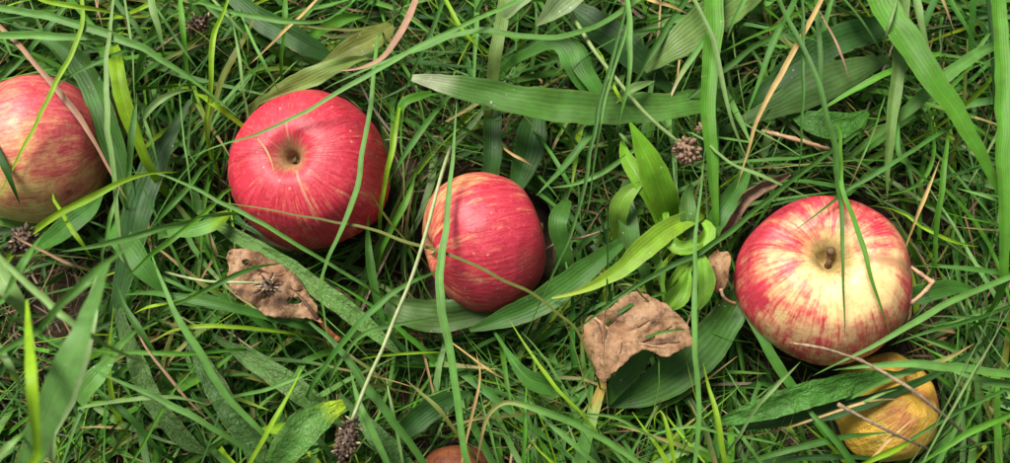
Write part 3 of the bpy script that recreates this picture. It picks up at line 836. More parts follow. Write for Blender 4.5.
lf = empty('dead_leaf', at(640, 335, 0.0))
tag(lf, 'copper brown dead leaf lying on dark green leaves, right of centre', 'dead leaf', 'fallen brown leaves')
lam = dead_leaf([(585, 322), (590, 316), (600, 313), (612, 306), (622, 297), (634, 292), (646, 294), (657, 300), (666, 304), (674, 311), (682, 318), (689, 328), (692, 338), (699, 347),
           (688, 347), (676, 352), (666, 357), (657, 354), (648, 350), (640, 351), (632, 356), (623, 365), (613, 373), (605, 382), (598, 378), (592, 366), (586, 352), (583, 336)],
          [], h2, 2.1, M_DEAD, lf)
px_tube('midrib', [(594, 317, h2(594, 317) + 1), (606, 327, h2(606, 327) + .5), (620, 337, h2(620, 337)), (640, 343, h2(640, 343) + .35), (666, 348, h2(666, 348) + .35)], [1.5, 1.6, 1.3, .9, .5], M_VEINP, lam)
for a, b in (((607, 328), (600, 350)), ((622, 338), (617, 364)), ((597, 320), (602, 344)), ((620, 337), (650, 320)), ((640, 343), (672, 326)), ((606, 327), (628, 308)), ((650, 345), (680, 342))):
    m = ((a[0] + b[0]) / 2 + 1.5, (a[1] + b[1]) / 2 - 1)
    px_tube('vein', [(a[0], a[1], h2(*a) + .35), (m[0], m[1], h2(*m) + .35), (b[0], b[1], h2(*b) + .35)], [1.0, .8, .5], M_VEIN, lam, 6, 10)

# rolled dark brown leaf and small crumpled leaf
o = link('dead_leaf', sweep([(722, 238), (730, 222), (740, 205), (754, 192), (770, 185), (790, 174)], [14, 22, 24, 24, 20, 6], 15, 34, (0.2, 0.12, 0.075), fold=0, curl=2.0, wave=0.5, crinkle=0.12, root=False, seed=301), M_DEADD)
tag(o, 'rolled dark brown dead leaf at the upper left of the largest apple', 'dead leaf', 'fallen brown leaves')
lf = empty('dead_leaf', at(718, 280, 0.0))
tag(lf, 'small crumpled olive brown leaf with curved stalk left of the largest apple', 'dead leaf', 'fallen brown leaves')
link('leaf_blade', sweep([(722, 252), (719, 262), (717, 272), (718, 282), (721, 290)], [10, 20, 24, 18, 5], 13, 42, (0.2, 0.15, 0.07), fold=0.6, wave=0.9, root=False, seed=302), M_DEADP, lf)
px_tube('stalk', [(721, 289, 42), (723, 296, 40), (728, 301, 36), (735, 304, 30)], [2, 1.6, 1.6, 2], M_VEINP, lf)


# ------------------------------------------------------------------ seed heads
def seed_mesh(name, c, axis, rad, length, count, size, seed, elong=1.25, rough=0.1):
    r = random.Random(seed)
    ax = Vector(axis).normalized()
    q = ax.to_track_quat('Z', 'Y').to_matrix()
    bm = bmesh.new()
    bmesh.ops.create_icosphere(bm, subdivisions=2, radius=1, matrix=Matrix.Translation(c) @ q.to_4x4() @ Matrix.Diagonal((rad * .8, rad * .8, length * .8, 1)))
    for i in range(count):
        z = 1 - 2 * (i + .5) / count
        th = i * 2.39996 + r.uniform(-.2, .2)
        rr = math.sqrt(max(0, 1 - z * z))
        p = Vector((rr * math.cos(th) * rad, rr * math.sin(th) * rad, z * length)) * r.uniform(.92 - rough, 1.0 + rough)
        if r.random() < rough * .6: continue
        s = size * r.uniform(.6, 1.2)
        nrm = (Vector((p.x / rad ** 2, p.y / rad ** 2, p.z / length ** 2))).normalized()
        nrm = (nrm + Vector((r.uniform(-.3, .3), r.uniform(-.3, .3), r.uniform(-.1, .5)))).normalized()
        m = Matrix.Translation(c + q @ p) @ (q @ nrm.to_track_quat('Z', 'Y').to_matrix()).to_4x4() @ Matrix.Diagonal((s * .72, s * r.uniform(.6, .9), s * elong * r.uniform(.7, 1.25), 1))
        bmesh.ops.create_icosphere(bm, subdivisions=1, radius=1, matrix=m)
    for f in bm.faces: f.smooth = True
    me = bpy.data.meshes.new(name); bm.to_mesh(me); bm.free()
    return me


def seed_head(label, cx, cy, h, axis, rpx, lpx, count, spx, stalk, srad, mat, seed, smat, elong=1.25, rough=0.1, husk=0):
    c = at(cx, cy, h * .001); u = unit(c)
    base = at(stalk[-1][0], stalk[-1][1], 0)
    e = empty('seed_head', base)
    tag(e, label, 'seed head', 'plantain seed heads')
    cl = link('seed_cluster', seed_mesh('seed_cluster', c, axis, rpx * u, lpx * u, count, spx * u, seed, elong, rough), mat, e)
    if husk: link('husk', seed_mesh('husk', c, axis, rpx * u * .93, lpx * u * .93, husk, spx * u * .7, seed + 50, elong * 2.2, .45), M_HUSK, cl, Vector((0, 0, 0)))
    px_tube('stalk', stalk, srad, smat, e, 8, 48, 0.1)
    return e


M_HUSK = simple_material('seed_husk', (0.42, 0.32, 0.20), (0.26, 0.18, 0.10), 500, 0.7)
M_STEM = simple_material('green_stem', (0.20, 0.27, 0.10), (0.14, 0.22, 0.06), 250, 0.5, 0.2)
M_STEMP = simple_material('pale_stem', (0.34, 0.37, 0.20), (0.24, 0.30, 0.12), 250, 0.5, 0.2)
seed_head('round brown beaded seed head on a green stalk above the bright young plant', 687, 151, 56, (0.5, -0.6, 0.5), 12, 14.5, 60, 3.4,
          [(681, 143, 56), (672, 137, 58), (644, 112, 60), (609, 70, 60), (591, 46, 58), (570, 11, 48), (560, -10, 20), (556, -20, -17)], [1.6, 1.9, 2.0, 2.0, 2.2, 2.2, 2.2, 2.2], M_SEED, 1, M_STEM, 1.05, 0.07, 0)
seed_head('elongated brown seed head on a pale stalk at the bottom', 347, 440, 56, (-0.2, -0.9, 0.25), 10.5, 22, 120, 2.3,
          [(352, 420, 58), (369, 378, 60), (383, 348, 62), (394, 320, 62), (412, 277, 64), (427, 229, 66), (440, 180, 56), (448, 155, 30), (452, 145, -17)], [1.9, 2.0, 2.0, 2.0, 1.9, 1.9, 1.8, 1.8, 1.8], M_SEEDD, 2, M_STEMP, 1.3, 0.18, 18)
seed_head('dark brown seed head in the upper left shade', 198, 25, 30, (0.8, 0.3, 0.2), 8, 13, 50, 2.4,
          [(187, 30, 29), (176, 36, 26), (160, 48, 18), (150, 56, -17)], [1.3, 1.3, 1.3, 1.3], M_SEEDD, 3, M_TWIG, 1.5, 0.2, 8)
seed_head('dark seed head below the leftmost apple', 22, 240, 74, (0.2, 0.2, 0.9), 12, 10, 60, 3.0,
          [(20, 244, 66), (14, 256, 45), (8, 266, 20), (6, 272, -17)], [1.6, 1.6, 1.6, 1.6], M_SEEDD, 4, M_STEM, 1.6, 0.25, 8)
seed_head('shrivelled seed clump lying on the holed brown leaf', 268, 286, 58, (0.2, 0.1, 0.9), 8.5, 4.5, 34, 2.2,
          [(260, 283, 59), (245, 282.5, 60), (225, 282, 60), (205, 281, 54), (180, 276, 40), (165, 272, 12), (160, 270, -17)], [1.3, 1.4, 1.4, 1.4, 1.3, 1.3, 1.3], M_SEEDD, 5, M_STEMP, 2.4, 0.4, 22)
tag(link('seed_head', seed_mesh('seed_head', at(702, 127, .035), (0.7, 0.6, 0.2), 4 * unit(at(702, 127, .035)), 7 * unit(at(702, 127, .035)), 18, 2 * unit(at(702, 127, .035)), 6), M_SEED),
    'tiny brown seed scrap above the round seed head', 'seed head', 'plantain seed heads')

# ------------------------------------------------------------------ single blades, root end first
# upper left
B('wide arching blade from the left edge to the crimson apple, upper left', 'l', 8.5, 62, [(-40, 3), (0, 8), (50, 17), (100, 32), (140, 47), (162, 60), (185, 75), (212, 95), (240, 119)])
B('level wide blade entering at the left edge above the leftmost apple', 'l', 8, 58, [(-50, 34), (0, 36), (45, 36), (85, 38), (118, 41), (150, 46)])
B('long yellow green blade crossing down the leftmost apple from the top edge', 'y', 5, 64, [(83, -35), (82, 0), (81, 32), (60, 75), (40, 115), (20, 155), (8, 178), (-6, 205)])
B('bright thin blade sloping along the top edge at far left', 'y', 5, 60, [(20, -14), (45, 1), (75, 6), (110, 12), (135, 20)])
B('pale upright blade between the leftmost apple and the bright strap leaf', 'p', 6, 66, [(118, 225), (115, 180), (109, 140), (107, 112), (107, 62), (111, 25), (116, -35)])
B('mid green blade slanting from the top down to the left edge', 'm', 6, 50, [(90, -24), (72, 0), (42, 36), (17, 66), (-10, 90)])
B('pinkish brown dry blade across the upper right of the leftmost apple', 'r', 7, 60, [(4, 30), (22, 48), (50, 80), (78, 116), (95, 142), (113, 176), (128, 202)])
B('short dark blade across the top of the leftmost apple', 'm', 4, 66, [(140, 46), (120, 53), (95, 63), (65, 80), (42, 98)])
B('thin pale blade dropping from the top edge left of the dark seed head', 'p', 3.2, 60, [(122, -30), (127, 15), (133, 60), (135, 112)])
B('blue green blade leaning right at the top beside the pale upright blade', 'b', 6, 48, [(108, -16), (117, 2), (135, 25), (150, 46), (160, 62)])
B('pale pointed blade tip hanging from the top edge left of the dark seed head', 'p', 9, 56, [(147, -30), (152, 0), (158, 25), (164, 52)])
B('curving yellow green stem right of the dark seed head', 'y', 5.5, 58, [(210, 100), (211, 80), (213, 40), (222, 15), (234, -15)])
B('upright mid green blade just left of the dark seed head', 'v', 6, 44, [(186, 56), (184, 38), (181, 10), (179, -20)])
B('thin green blade sloping below the dark seed head', 'l', 3.2, 46, [(160, 14), (172, 32), (185, 52), (200, 73)])
B('pale curved blade tip left above the crimson apple', 'p', 6.5, 52, [(138, 132), (145, 116), (160, 100), (178, 92), (198, 89)])
B('bright pale edged blade stub touching the upper left of the crimson apple', 'y', 7, 52, [(228, 115), (218, 107), (208, 100), (194, 93)])
B('thin silver blade standing above the left shoulder of the crimson apple', 'p', 3.2, 50, [(246, 104), (243, 90), (238, 50), (231, 14)])
B('olive strap leaning left above the crimson apple', 'o', 8, 44, [(215, 105), (222, 82), (235, 56), (250, 28), (258, 8)])
B('short bright blade at the top edge left of the dark seed head', 'y', 5, 50, [(128, 14), (142, 8), (158, -1), (176, -14)])
B('thin red brown stem at the top left', 'r', 2.4, 46, [(94, -10), (98, 10), (104, 32)])
B('wide dark blade running right above the curved bright blade, top left', 'm', 9, 38, [(258, 40), (236, 25), (212, 8), (190, -14)])
B('short green blade end above the crimson apple beside the olive leaf', 'v', 12, 34, [(318, 32), (332, 24), (346, 18), (366, 16)])
B('pale silver sliver slanting beside the dark seed head', 'p', 3, 52, [(206, -8), (220, 8), (238, 28), (256, 44)])
# top middle
B('long light stem slanting from the top over the top of the crimson apple', 'l', 5.2, 70, [(548, -16), (522, -2), (504, 8), (478, 19), (452, 31), (415, 49), (375, 71), (335, 95), (297, 116), (252, 136), (215, 147), (186, 160)])
B('light curved blade running beside the long stem to the top edge', 'l', 7, 62, [(650, -8), (612, 18), (590, 29), (566, 36), (537, 38), (504, 34), (480, 31), (450, 38), (400, 57), (345, 79), (321, 91)])
B('curved bright blade with upturned tip above the crimson apple', 'l', 5.5, 56, [(212, 6), (232, 12), (252, 17), (282, 21), (310, 22), (325, 20), (336, 14), (345, 6)])
B('thin arched blade behind the curved bright blade', 'o', 3, 48, [(302, 26), (330, 29), (358, 29), (385, 23), (404, 11)])
B('yellow green blade crossing behind the long light stem near the top', 'y', 4.5, 54, [(434, -25), (446, 2), (460, 27), (475, 45), (488, 60)])
B('orange pink dry blade bending down from the top edge', 'r', 8, 58, [(424, -30), (416, -2), (407, 22), (396, 40), (385, 55), (374, 63), (358, 69), (340, 71)])
B('mid green blade slanting between the dry pink blade and long leaf tip', 'm', 5, 40, [(445, -3), (438, 15), (425, 45), (413, 72), (402, 98)])
B('short thin blade ending on the top rim of the crimson apple', 'l', 3.2, 60, [(246, 26), (254, 44), (266, 66), (280, 94)])
B('tan straw stem leaning left above the crimson apple', 't', 3.2, 44, [(326, -10), (305, 12), (285, 30), (265, 50), (246, 68)])
B('upright bright stub at the top edge above the crimson apple', 'v', 5.5, 46, [(284, 40), (285, 18), (286, -20)])
B('green blade draped over the right side of the crimson apple', 'l', 6, 64, [(376, 55), (374, 75), (370, 112), (363, 150), (357, 186), (344, 226), (328, 262), (320, 285), (324, 314), (329, 348)])
B('long thin straw green stem under the crimson apple and across the middle apple', 'o', 3.6, 62, [(586, 350), (575, 328), (556, 312), (537, 297), (504, 280), (465, 261), (425, 247), (385, 234), (345, 224), (300, 216), (252, 207), (222, 203), (190, 200)])
B('tiny pale straw lying on the crimson apple left of its stalk hollow', 't', 1.8, 60, [(256, 136), (266, 150), (272, 163), (274, 174)], root=False, lift=True)
B('pale wide blade standing across the left side of the middle apple', 'l', 8.5, 66, [(470, 470), (464, 447), (457, 395), (450, 350), (442, 302), (441, 268), (445, 232), (452, 168), (457, 100)])
B('mid green blade slanting left of the pale wide blade', 'm', 6, 46, [(446, 100), (432, 117), (415, 140), (398, 166), (386, 186)])
B('yellow green stem right of the crimson apple', 'y', 6, 46, [(384, 190), (387, 172), (392, 150), (397, 118), (404, 92)])
B('green blade with tip resting on the left rim of the middle apple', 'm', 6.5, 56, [(324, 368), (342, 343), (370, 312), (405, 286), (430, 274), (454, 262)])
B('pale level blade below the lower left of the middle apple', 'l', 5, 48, [(344, 356), (356, 340), (372, 331), (397, 325), (420, 320), (438, 317)])
B('upright dark blade in the gap between crimson and middle apples', 'm', 9, 34, [(380, 312), (375, 290), (370, 262), (368, 235), (368, 215)])
B('long green blade from the gap by the leftmost apple to below the crimson apple', 'l', 4.8, 60, [(350, 276), (320, 258), (300, 247), (270, 228), (252, 217), (220, 202), (190, 186), (160, 174), (126, 172)])
B('thin olive blade leaning on the right side of the crimson apple below the draped blade', 'o', 2.4, 40, [(402, 236), (390, 222), (378, 205), (370, 190)])
B('short green blade right of the crimson apple in the shade', 'v', 7, 34, [(388, 236), (400, 212), (410, 192), (416, 172)])
# lower middle left
B('blue green wide blade running down right below the holed leaf', 'b', 9, 46, [(432, 478), (424, 463), (402, 432), (372, 394), (338, 348), (312, 324), (292, 306)])
B('light blade level below the holed leaf', 'l', 4.5, 44, [(245, 394), (268, 389), (292, 380), (312, 371), (329, 362)])
B('bright green stem slanting up left of the yellow tipped leaf', 'y', 5.5, 60, [(240, 480), (254, 456), (277, 415), (292, 388), (303, 366)])
B('thin olive blade right of the bright stem', 'o', 3.2, 42, [(338, 346), (350, 356), (372, 371), (397, 393)])
B('light wide blade upright right of the long seed head', 'l', 7.5, 50, [(392, 475), (384, 456), (366, 418), (356, 392), (350, 368)])
B('thin pale blade standing between seed head stalk and pale wide blade', 'p', 4, 40, [(401, 452), (396, 425), (390, 398), (386, 376)])
B('olive blade slanting down to the rotten brown apple', 'o', 4.5, 40, [(462, 440), (450, 424), (437, 407), (420, 392), (404, 378)])
B('dry tan stalk standing over the rotten brown apple', 't', 3.2, 44, [(464, 450), (470, 424), (477, 396), (480, 372), (476, 352)])
B('green blade arching to a tan drooping tip above the bottom edge', 'l', 7.5, 50, [(648, 476), (630, 456), (591, 432), (549, 413), (520, 404), (502, 404), (488, 416), (481, 440), (476, 466)], tip='t')
B('short level blade above the rotten brown apple', 'y', 3, 44, [(388, 355), (410, 353), (430, 352), (448, 352)])
B('dry thin straw slanting right beside the rotten brown apple', 't', 2.6, 42, [(470, 356), (482, 365), (495, 374), (508, 380)])
B('fine blade leaning over the rotten brown apple from the right', 'l', 3, 44, [(500, 470), (492, 440), (484, 410), (478, 385)])
# top middle right
B('bright upright blade crossing the long broad leaf from the top edge', 'l', 6, 68, [(624, -35), (627, 0), (630, 37), (628, 80), (622, 108), (616, 132)])
B('long thin blade falling from the top to below the middle apple', 'b', 4, 62, [(632, -18), (624, 15), (612, 60), (600, 100), (590, 155), (572, 230), (549, 282), (520, 348)])
B('thin light blade beside the long falling blade', 'l', 3.4, 60, [(634, -10), (626, 30), (612, 75), (601, 115), (593, 175), (586, 220)])
B('mid green blade leaning left under the fan shaped leaf', 'b', 7, 38, [(700, -20), (682, 6), (655, 48), (634, 84), (622, 104)])
B('white and tan dried tip hanging below the fan shaped leaf', 'l', 6, 50, [(716, 22), (705, 39), (692, 58), (680, 77), (667, 106)], tip=(0.55, 0.45, 0.28))
B('pale narrow blade crossing the upright strap leaf from the top', 'p', 5.5, 62, [(684, -25), (694, 0), (708, 28), (717, 52), (728, 108), (738, 138), (750, 166)])
B('short light blade right of the upright strap leaf', 'l', 5, 48, [(752, -20), (744, 0), (734, 20), (726, 42)])
B('blue green blade slanting across below the fan shaped leaf', 'b', 6, 42, [(790, 28), (756, 46), (728, 67), (697, 92), (664, 118)])
B('pale short leaf tip lying on the long broad leaf', 'p', 9, 56, [(620, 98), (630, 90), (642, 85), (655, 81)])
B('yellow stub on the seed head stalk above the long broad leaf', 'y', 4, 62, [(606, 70), (612, 84), (620, 98), (628, 112)])
B('thin vertical straw left of the upright strap leaf', 't', 2.4, 40, [(680, 50), (678, 68), (676, 88)], root=False)
B('pale stalk fragment at the top edge left of the strap leaf', 't', 4, 48, [(640, -4), (655, 2), (672, 7), (688, 14)])
B('short pale blade below the long leaf left of the bright young plant', 'p', 3.5, 48, [(632, 146), (624, 138), (616, 130)])
B('dark green blade slanting down left toward the middle apple', 'm', 7.5, 42, [(606, 116), (594, 131), (566, 165), (536, 196)])
B('light blade arching left from the bright young plant', 'l', 5.5, 46, [(634, 150), (621, 160), (600, 174), (575, 184), (550, 188)])
B('mid green blade falling steeply beside the middle apple', 'm', 4.5, 40, [(545, 145), (556, 162), (568, 182), (582, 202)])
B('light upright blade standing through the young plant down to the bottom edge', 'l', 5.5, 64, [(694, 475), (699, 420), (697, 370), (694, 330), (696, 232), (701, 190), (705, 146)])
B('long blue green blade running from above the largest apple down to the copper leaf', 'b', 6, 58, [(846, 140), (828, 153), (791, 181), (756, 208), (729, 231), (689, 257), (641, 282), (581, 326), (545, 352)])
B('thin straw lying right of the middle apple top', 't', 3, 36, [(506, 150), (515, 156), (525, 161), (534, 167)])
# upper right
B('tan straw stem leaning across the upper right to the rolled leaf', 't', 5.5, 64, [(832, -25), (821, 0), (798, 43), (771, 92), (758, 120), (748, 152), (736, 190)])
B('thin upright green blade dropping to the top of the largest apple', 'm', 4.2, 66, [(801, -35), (802, 0), (803, 60), (802, 116), (800, 158), (796, 197)])
B('mid green wide blade left of the tan straw at the top', 'm', 6.5, 52, [(806, -25), (795, 0), (773, 45), (755, 92), (744, 122)])
B('long dark blue green blade hanging over the middle of the largest apple', 'b', 6, 70, [(776, -8), (784, 12), (803, 48), (818, 82), (827, 116), (834, 145), (838, 190), (842, 232), (845, 338)])
B('yellow green blade hanging over the right part of the largest apple', 'v', 5, 68, [(840, 150), (841, 165), (843, 192), (858, 231), (871, 277), (891, 336)])
B('bluish upright blade above the largest apple beside the dark hanging blade', 'b', 5, 50, [(816, -10), (818, 20), (820, 60), (823, 102), (828, 130)])
B('green blade pointing left from under the very wide slanting blade', 'v', 7, 58, [(928, 58), (903, 67), (880, 77), (855, 90), (812, 115)])
B('pale blue strap at the top edge right of the very wide blade', 'p', 9, 50, [(908, -40), (916, 0), (922, 28), (931, 60)])
B('long green blade crossing down left onto the top of the largest apple', 'm', 4.6, 62, [(960, 122), (941, 133), (901, 158), (868, 178), (843, 194), (792, 233)])
B('green blade kinked down right of the hanging blue green strap', 'm', 5, 56, [(894, 108), (897, 130), (900, 156), (918, 173), (940, 191)])
B('bright upright blade right of the largest apple', 'v', 6.5, 62, [(935, 240), (938, 215), (943, 178), (947, 140), (949, 112)])
B('thin blade with tan end touching the top of the largest apple', 'l', 3, 60, [(880, 110), (872, 135), (856, 172), (846, 194)], tip='t')
B('tan straw leaning right of the largest apple', 't', 4.5, 50, [(908, 238), (920, 208), (930, 184), (941, 156)])
B('light blade entering from the right edge level with the apple tops', 'l', 4.5, 56, [(1030, 210), (1010, 204), (985, 196), (956, 188)])
B('thin level blade entering at the right edge above the light one', 'm', 3, 54, [(1030, 156), (1010, 160), (980, 167), (946, 177)])
B('pale blade pointing right onto the upper left of the largest apple', 'p', 4.2, 62, [(716, 152), (732, 164), (756, 174), (785, 187), (812, 199)])
B('curved green blade hooking above the right of the largest apple', 'v', 5, 46, [(930, 120), (934, 150), (924, 176), (906, 190), (880, 196)])
B('dark green blade left of the upright wide blade at the right edge', 'm', 7, 50, [(945, -20), (952, 5), (966, 28), (978, 48)])
B('light thin blade at the top right slanting down left', 'l', 4, 48, [(1000, 20), (985, 40), (968, 62), (948, 84)])
B('dark stem near the right edge', 'd', 6, 44, [(985, -15), (990, 20), (993, 60), (994, 110)])
B('pale thin blade crossing the very wide slanting blade', 'p', 4, 78, [(898, -12), (893, 12), (886, 34), (882, 50)])
B('level thin green blade left of the tan straw beyond the apple', 'm', 4, 40, [(740, 162), (770, 160), (800, 158), (832, 150)])
B('light slanting blade between the two straps above the largest apple', 'l', 4, 44, [(846, 2), (862, 22), (876, 44), (890, 66)])
B('thin red brown stem in front of the dark glossy leaf', 'r', 2.2, 42, [(825, 22), (836, 42), (844, 62), (850, 82)])
# right
B('long bright blade from the right edge to under the largest apple', 'l', 6.5, 60, [(1040, 262), (1010, 277), (951, 302), (906, 327), (871, 347), (838, 363), (812, 376)])
B('level green blade from the right edge to the side of the largest apple', 'm', 5.5, 44, [(1030, 276), (1004, 273), (946, 267), (910, 266)])
B('thin yellow green blade right of the tan straw at mid height', 'y', 3.4, 48, [(920, 226), (931, 232), (953, 242), (980, 247)])
B('green blade parallel below the long bright blade', 'm', 4.5, 46, [(1010, 306), (978, 318), (930, 331), (888, 346)])
B('thin level blade from the right edge above the tan tipped blade', 'm', 3.4, 42, [(1030, 322), (1006, 320), (965, 317), (928, 316)])
B('fine pale blade slanting through the lower right corner', 'p', 3, 62, [(914, 478), (931, 447), (966, 385), (988, 347), (1012, 305)])
B('second fine pale blade beside the first in the lower right corner', 'p', 2.6, 62, [(905, 470), (938, 420), (962, 372), (984, 330), (1000, 296)])
B('green blade with orange tan tip pointing up right of the yellow apple', 'l', 7, 54, [(868, 388), (896, 375), (936, 362), (955, 354), (975, 343)], tip='t')
B('wide light blade lying level above the yellow apple from the right edge', 'l', 9, 58, [(1040, 379), (1008, 374), (956, 367), (906, 364), (856, 367), (832, 370)])
B('second light blade under the level one at the right edge', 'l', 8, 50, [(1040, 392), (1008, 385), (975, 378), (944, 368)])
B('mid green blade slanting down left of the yellow apple', 'm', 8, 48, [(862, 478), (852, 462), (831, 434), (806, 407), (796, 394)])
B('dull green blade crossing the lower part of the yellow apple', 'b', 7, 42, [(755, 460), (770, 455), (818, 443), (850, 436), (892, 432)])
B('pale curved blade over the left end of the crinkled leaf', 'p', 4.5, 58, [(748, 420), (758, 405), (776, 385), (790, 372), (801, 361)])
B('green blade from the right edge running down past the yellow apple', 'm', 4.5, 52, [(1030, 376), (1008, 388), (971, 406), (916, 436), (872, 468)])
B('bright wide blade in the lower right corner', 'v', 7, 52, [(1036, 398), (1008, 415), (968, 433), (930, 456), (905, 474)])
B('yellow green blade along the bottom of the yellow apple', 'y', 7, 50, [(848, 472), (866, 462), (890, 452), (912, 440), (926, 430)])
B('yellow straw lying across the yellow apple', 't', 3, 52, [(862, 468), (886, 443), (902, 428), (918, 415)])
B('orange straw curved over the top of the yellow apple', 't', 2.8, 52, [(810, 420), (840, 410), (871, 401), (890, 399), (908, 400)])
B('short white dry stalk above the yellow apple', 'p', 3, 58, [(858, 404), (872, 398), (885, 393), (898, 389)], root=False)
B('level dark blade along the bottom right edge', 'd', 6, 36, [(760, 462), (800, 458), (850, 457), (900, 459)])
B('bright blade upright at the bottom right of the copper leaf', 'y', 6.5, 58, [(730, 480), (724, 458), (716, 415), (708, 385), (703, 362)])
B('small curled blade hooking near the bottom', 'y', 4.5, 48, [(676, 475), (672, 450), (667, 425), (661, 411), (655, 416), (655, 430)])
B('thin blade slanting right below the dark ribbed leaf', 'l', 3.2, 44, [(590, 414), (614, 417), (640, 430), (672, 448)])
B('light blade slanting left below the arching tan tipped blade', 'l', 5.5, 44, [(604, 474), (594, 462), (566, 438), (540, 414), (528, 398)])
B('bright thin blade slanting down from the middle apple to the copper leaf', 'y', 4, 46, [(590, 424), (580, 412), (554, 385), (528, 350), (508, 318)])
B('upright green blade through the fine grass below the middle apple', 'v', 4.5, 46, [(524, 478), (524, 440), (525, 405), (527, 378)])
B('light thin blade crossing below the copper leaf', 'l', 3, 44, [(760, 440), (720, 432), (690, 427), (660, 432), (632, 445)])
B('green blade lying along the front of the copper leaf top', 'm', 4, 50, [(645, 300), (630, 306), (612, 318), (600, 328)])
B('short green sliver lying on the copper leaf', 'l', 3, 56, [(645, 337), (660, 333), (676, 330), (692, 329)], root=False)
B('thin arched green blade over the top of the copper leaf', 'o', 2.6, 58, [(642, 296), (634, 287), (624, 284), (614, 286)])
B('light blade at the lower right between crinkled leaf and bottom edge', 'l', 4.5, 44, [(760, 462), (748, 445), (738, 432), (728, 420)])
B('pale grey green blade lying across the holed brown leaf', 's', 5.5, 70, [(186, 300), (198, 294), (222, 281), (252, 268), (284, 263)])
# lower left
B('bright arched yellow green blade under the leftmost apple', 'y', 7, 66, [(14, 252), (30, 234), (60, 213), (88, 199), (120, 183), (150, 174), (178, 172)])
B('thin upright blade beside the dark leaf left of the crimson apple', 'l', 3.2, 50, [(138, 100), (144, 118), (152, 142), (160, 172)])
B('very thin vertical blade left of the crimson apple', 'l', 2.4, 48, [(180, 95), (184, 140), (189, 175), (194, 214)])
B('mid green blade slanting down left in the gap by the crimson apple', 'm', 6, 42, [(194, 180), (184, 192), (165, 212), (148, 232)])
B('short dark blade across the lower left rim of the leftmost apple', 'd', 7, 60, [(-12, 130), (0, 156), (12, 184), (21, 206)])
B('light upright blade end right of the leftmost apple', 'l', 7, 54, [(129, 172), (131, 145), (134, 118), (137, 92)])
B('thin green blade below the right side of the leftmost apple', 'l', 4.5, 46, [(106, 240), (110, 220), (116, 200), (120, 184)])
B('wide level blade with tip at left lying left of the holed leaf', 'm', 10, 52, [(282, 320), (252, 312), (215, 303), (175, 296), (148, 293), (122, 295)])
B('mid green blade falling steeply left of the holed leaf', 'l', 7.5, 56, [(258, 428), (225, 394), (197, 348), (175, 312), (162, 282), (154, 262), (149, 244)])
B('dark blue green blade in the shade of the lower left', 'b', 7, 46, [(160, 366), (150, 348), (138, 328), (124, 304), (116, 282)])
B('bright blade slanting down left under the long arched blade', 'v', 6, 60, [(212, 206), (195, 221), (175, 237), (150, 256), (123, 281)])
B('light blade lying level below the bright arched blade', 'l', 7, 68, [(190, 222), (165, 227), (140, 234), (100, 245), (58, 252)])
B('yellow blade bit slanting under the bright arched blade', 'y', 5, 64, [(62, 212), (70, 226), (82, 243), (93, 260)])
B('bright curved blade level below the wide level blade', 'y', 4.5, 50, [(268, 330), (240, 327), (210, 326), (185, 327), (168, 332), (152, 343)])
B('dry pink stalk in the blurred lower left', 'r', 3.5, 137, [(46, 252), (62, 260), (78, 266), (94, 273)])
B('silver lit blade slanting across the lower left', 'p', 8, 176, [(-30, 230), (0, 258), (37, 292), (62, 315), (85, 331), (112, 348), (138, 360), (164, 368)])  # pale colour stands in for the white sheen on this blade
B('light blade slanting to the bottom edge from the lower left', 'l', 6.5, 60, [(250, 452), (232, 440), (212, 428), (175, 407), (140, 390), (110, 377), (88, 366)])
B('thin bright blade slanting up right near the bottom left', 'v', 3.4, 54, [(126, 472), (146, 438), (172, 393), (188, 374), (202, 358)])
B('pale level blade crossing the pale dotted leaf', 'p', 4.8, 56, [(100, 404), (125, 400), (155, 397), (182, 398), (210, 405)])
B('red brown dry stem slanting below the wide level blade', 'r', 3.4, 52, [(138, 332), (148, 350), (165, 372), (182, 393), (198, 410), (214, 424)])
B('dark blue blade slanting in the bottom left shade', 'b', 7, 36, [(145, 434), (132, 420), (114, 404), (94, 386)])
B('blurred pale blade at the left edge near the bottom', 'p', 7, 158, [(-12, 330), (2, 353), (14, 374), (28, 398)])
B('blurred pale blade rising from the bottom left corner', 'p', 8, 169, [(-12, 464), (4, 450), (18, 438), (34, 422)])
B('blurred mid green blade crossing over the blurred wide leaf', 'l', 9, 197, [(40, 330), (62, 302), (85, 282), (108, 262), (136, 242)])
B('blurred light blade below the dark seed head at left', 'l', 8, 162, [(4, 300), (18, 272), (32, 250), (48, 228)])
B('light short blade pointing left in front of the pointed leaf', 'y', 3.4, 50, [(172, 302), (160, 305), (146, 308), (133, 314)])
B('long green blade level in the dull grass above the bottom left', 'v', 5, 48, [(210, 352), (180, 354), (150, 353), (118, 352), (88, 350)])


# twigs
def T(label, pts, r, mat=M_TWIG):
    o = px_tube('twig', pts, r, mat, None, 8, 40, 0.5)
    tag(o, label, 'twig', 'dry twigs and stalks')


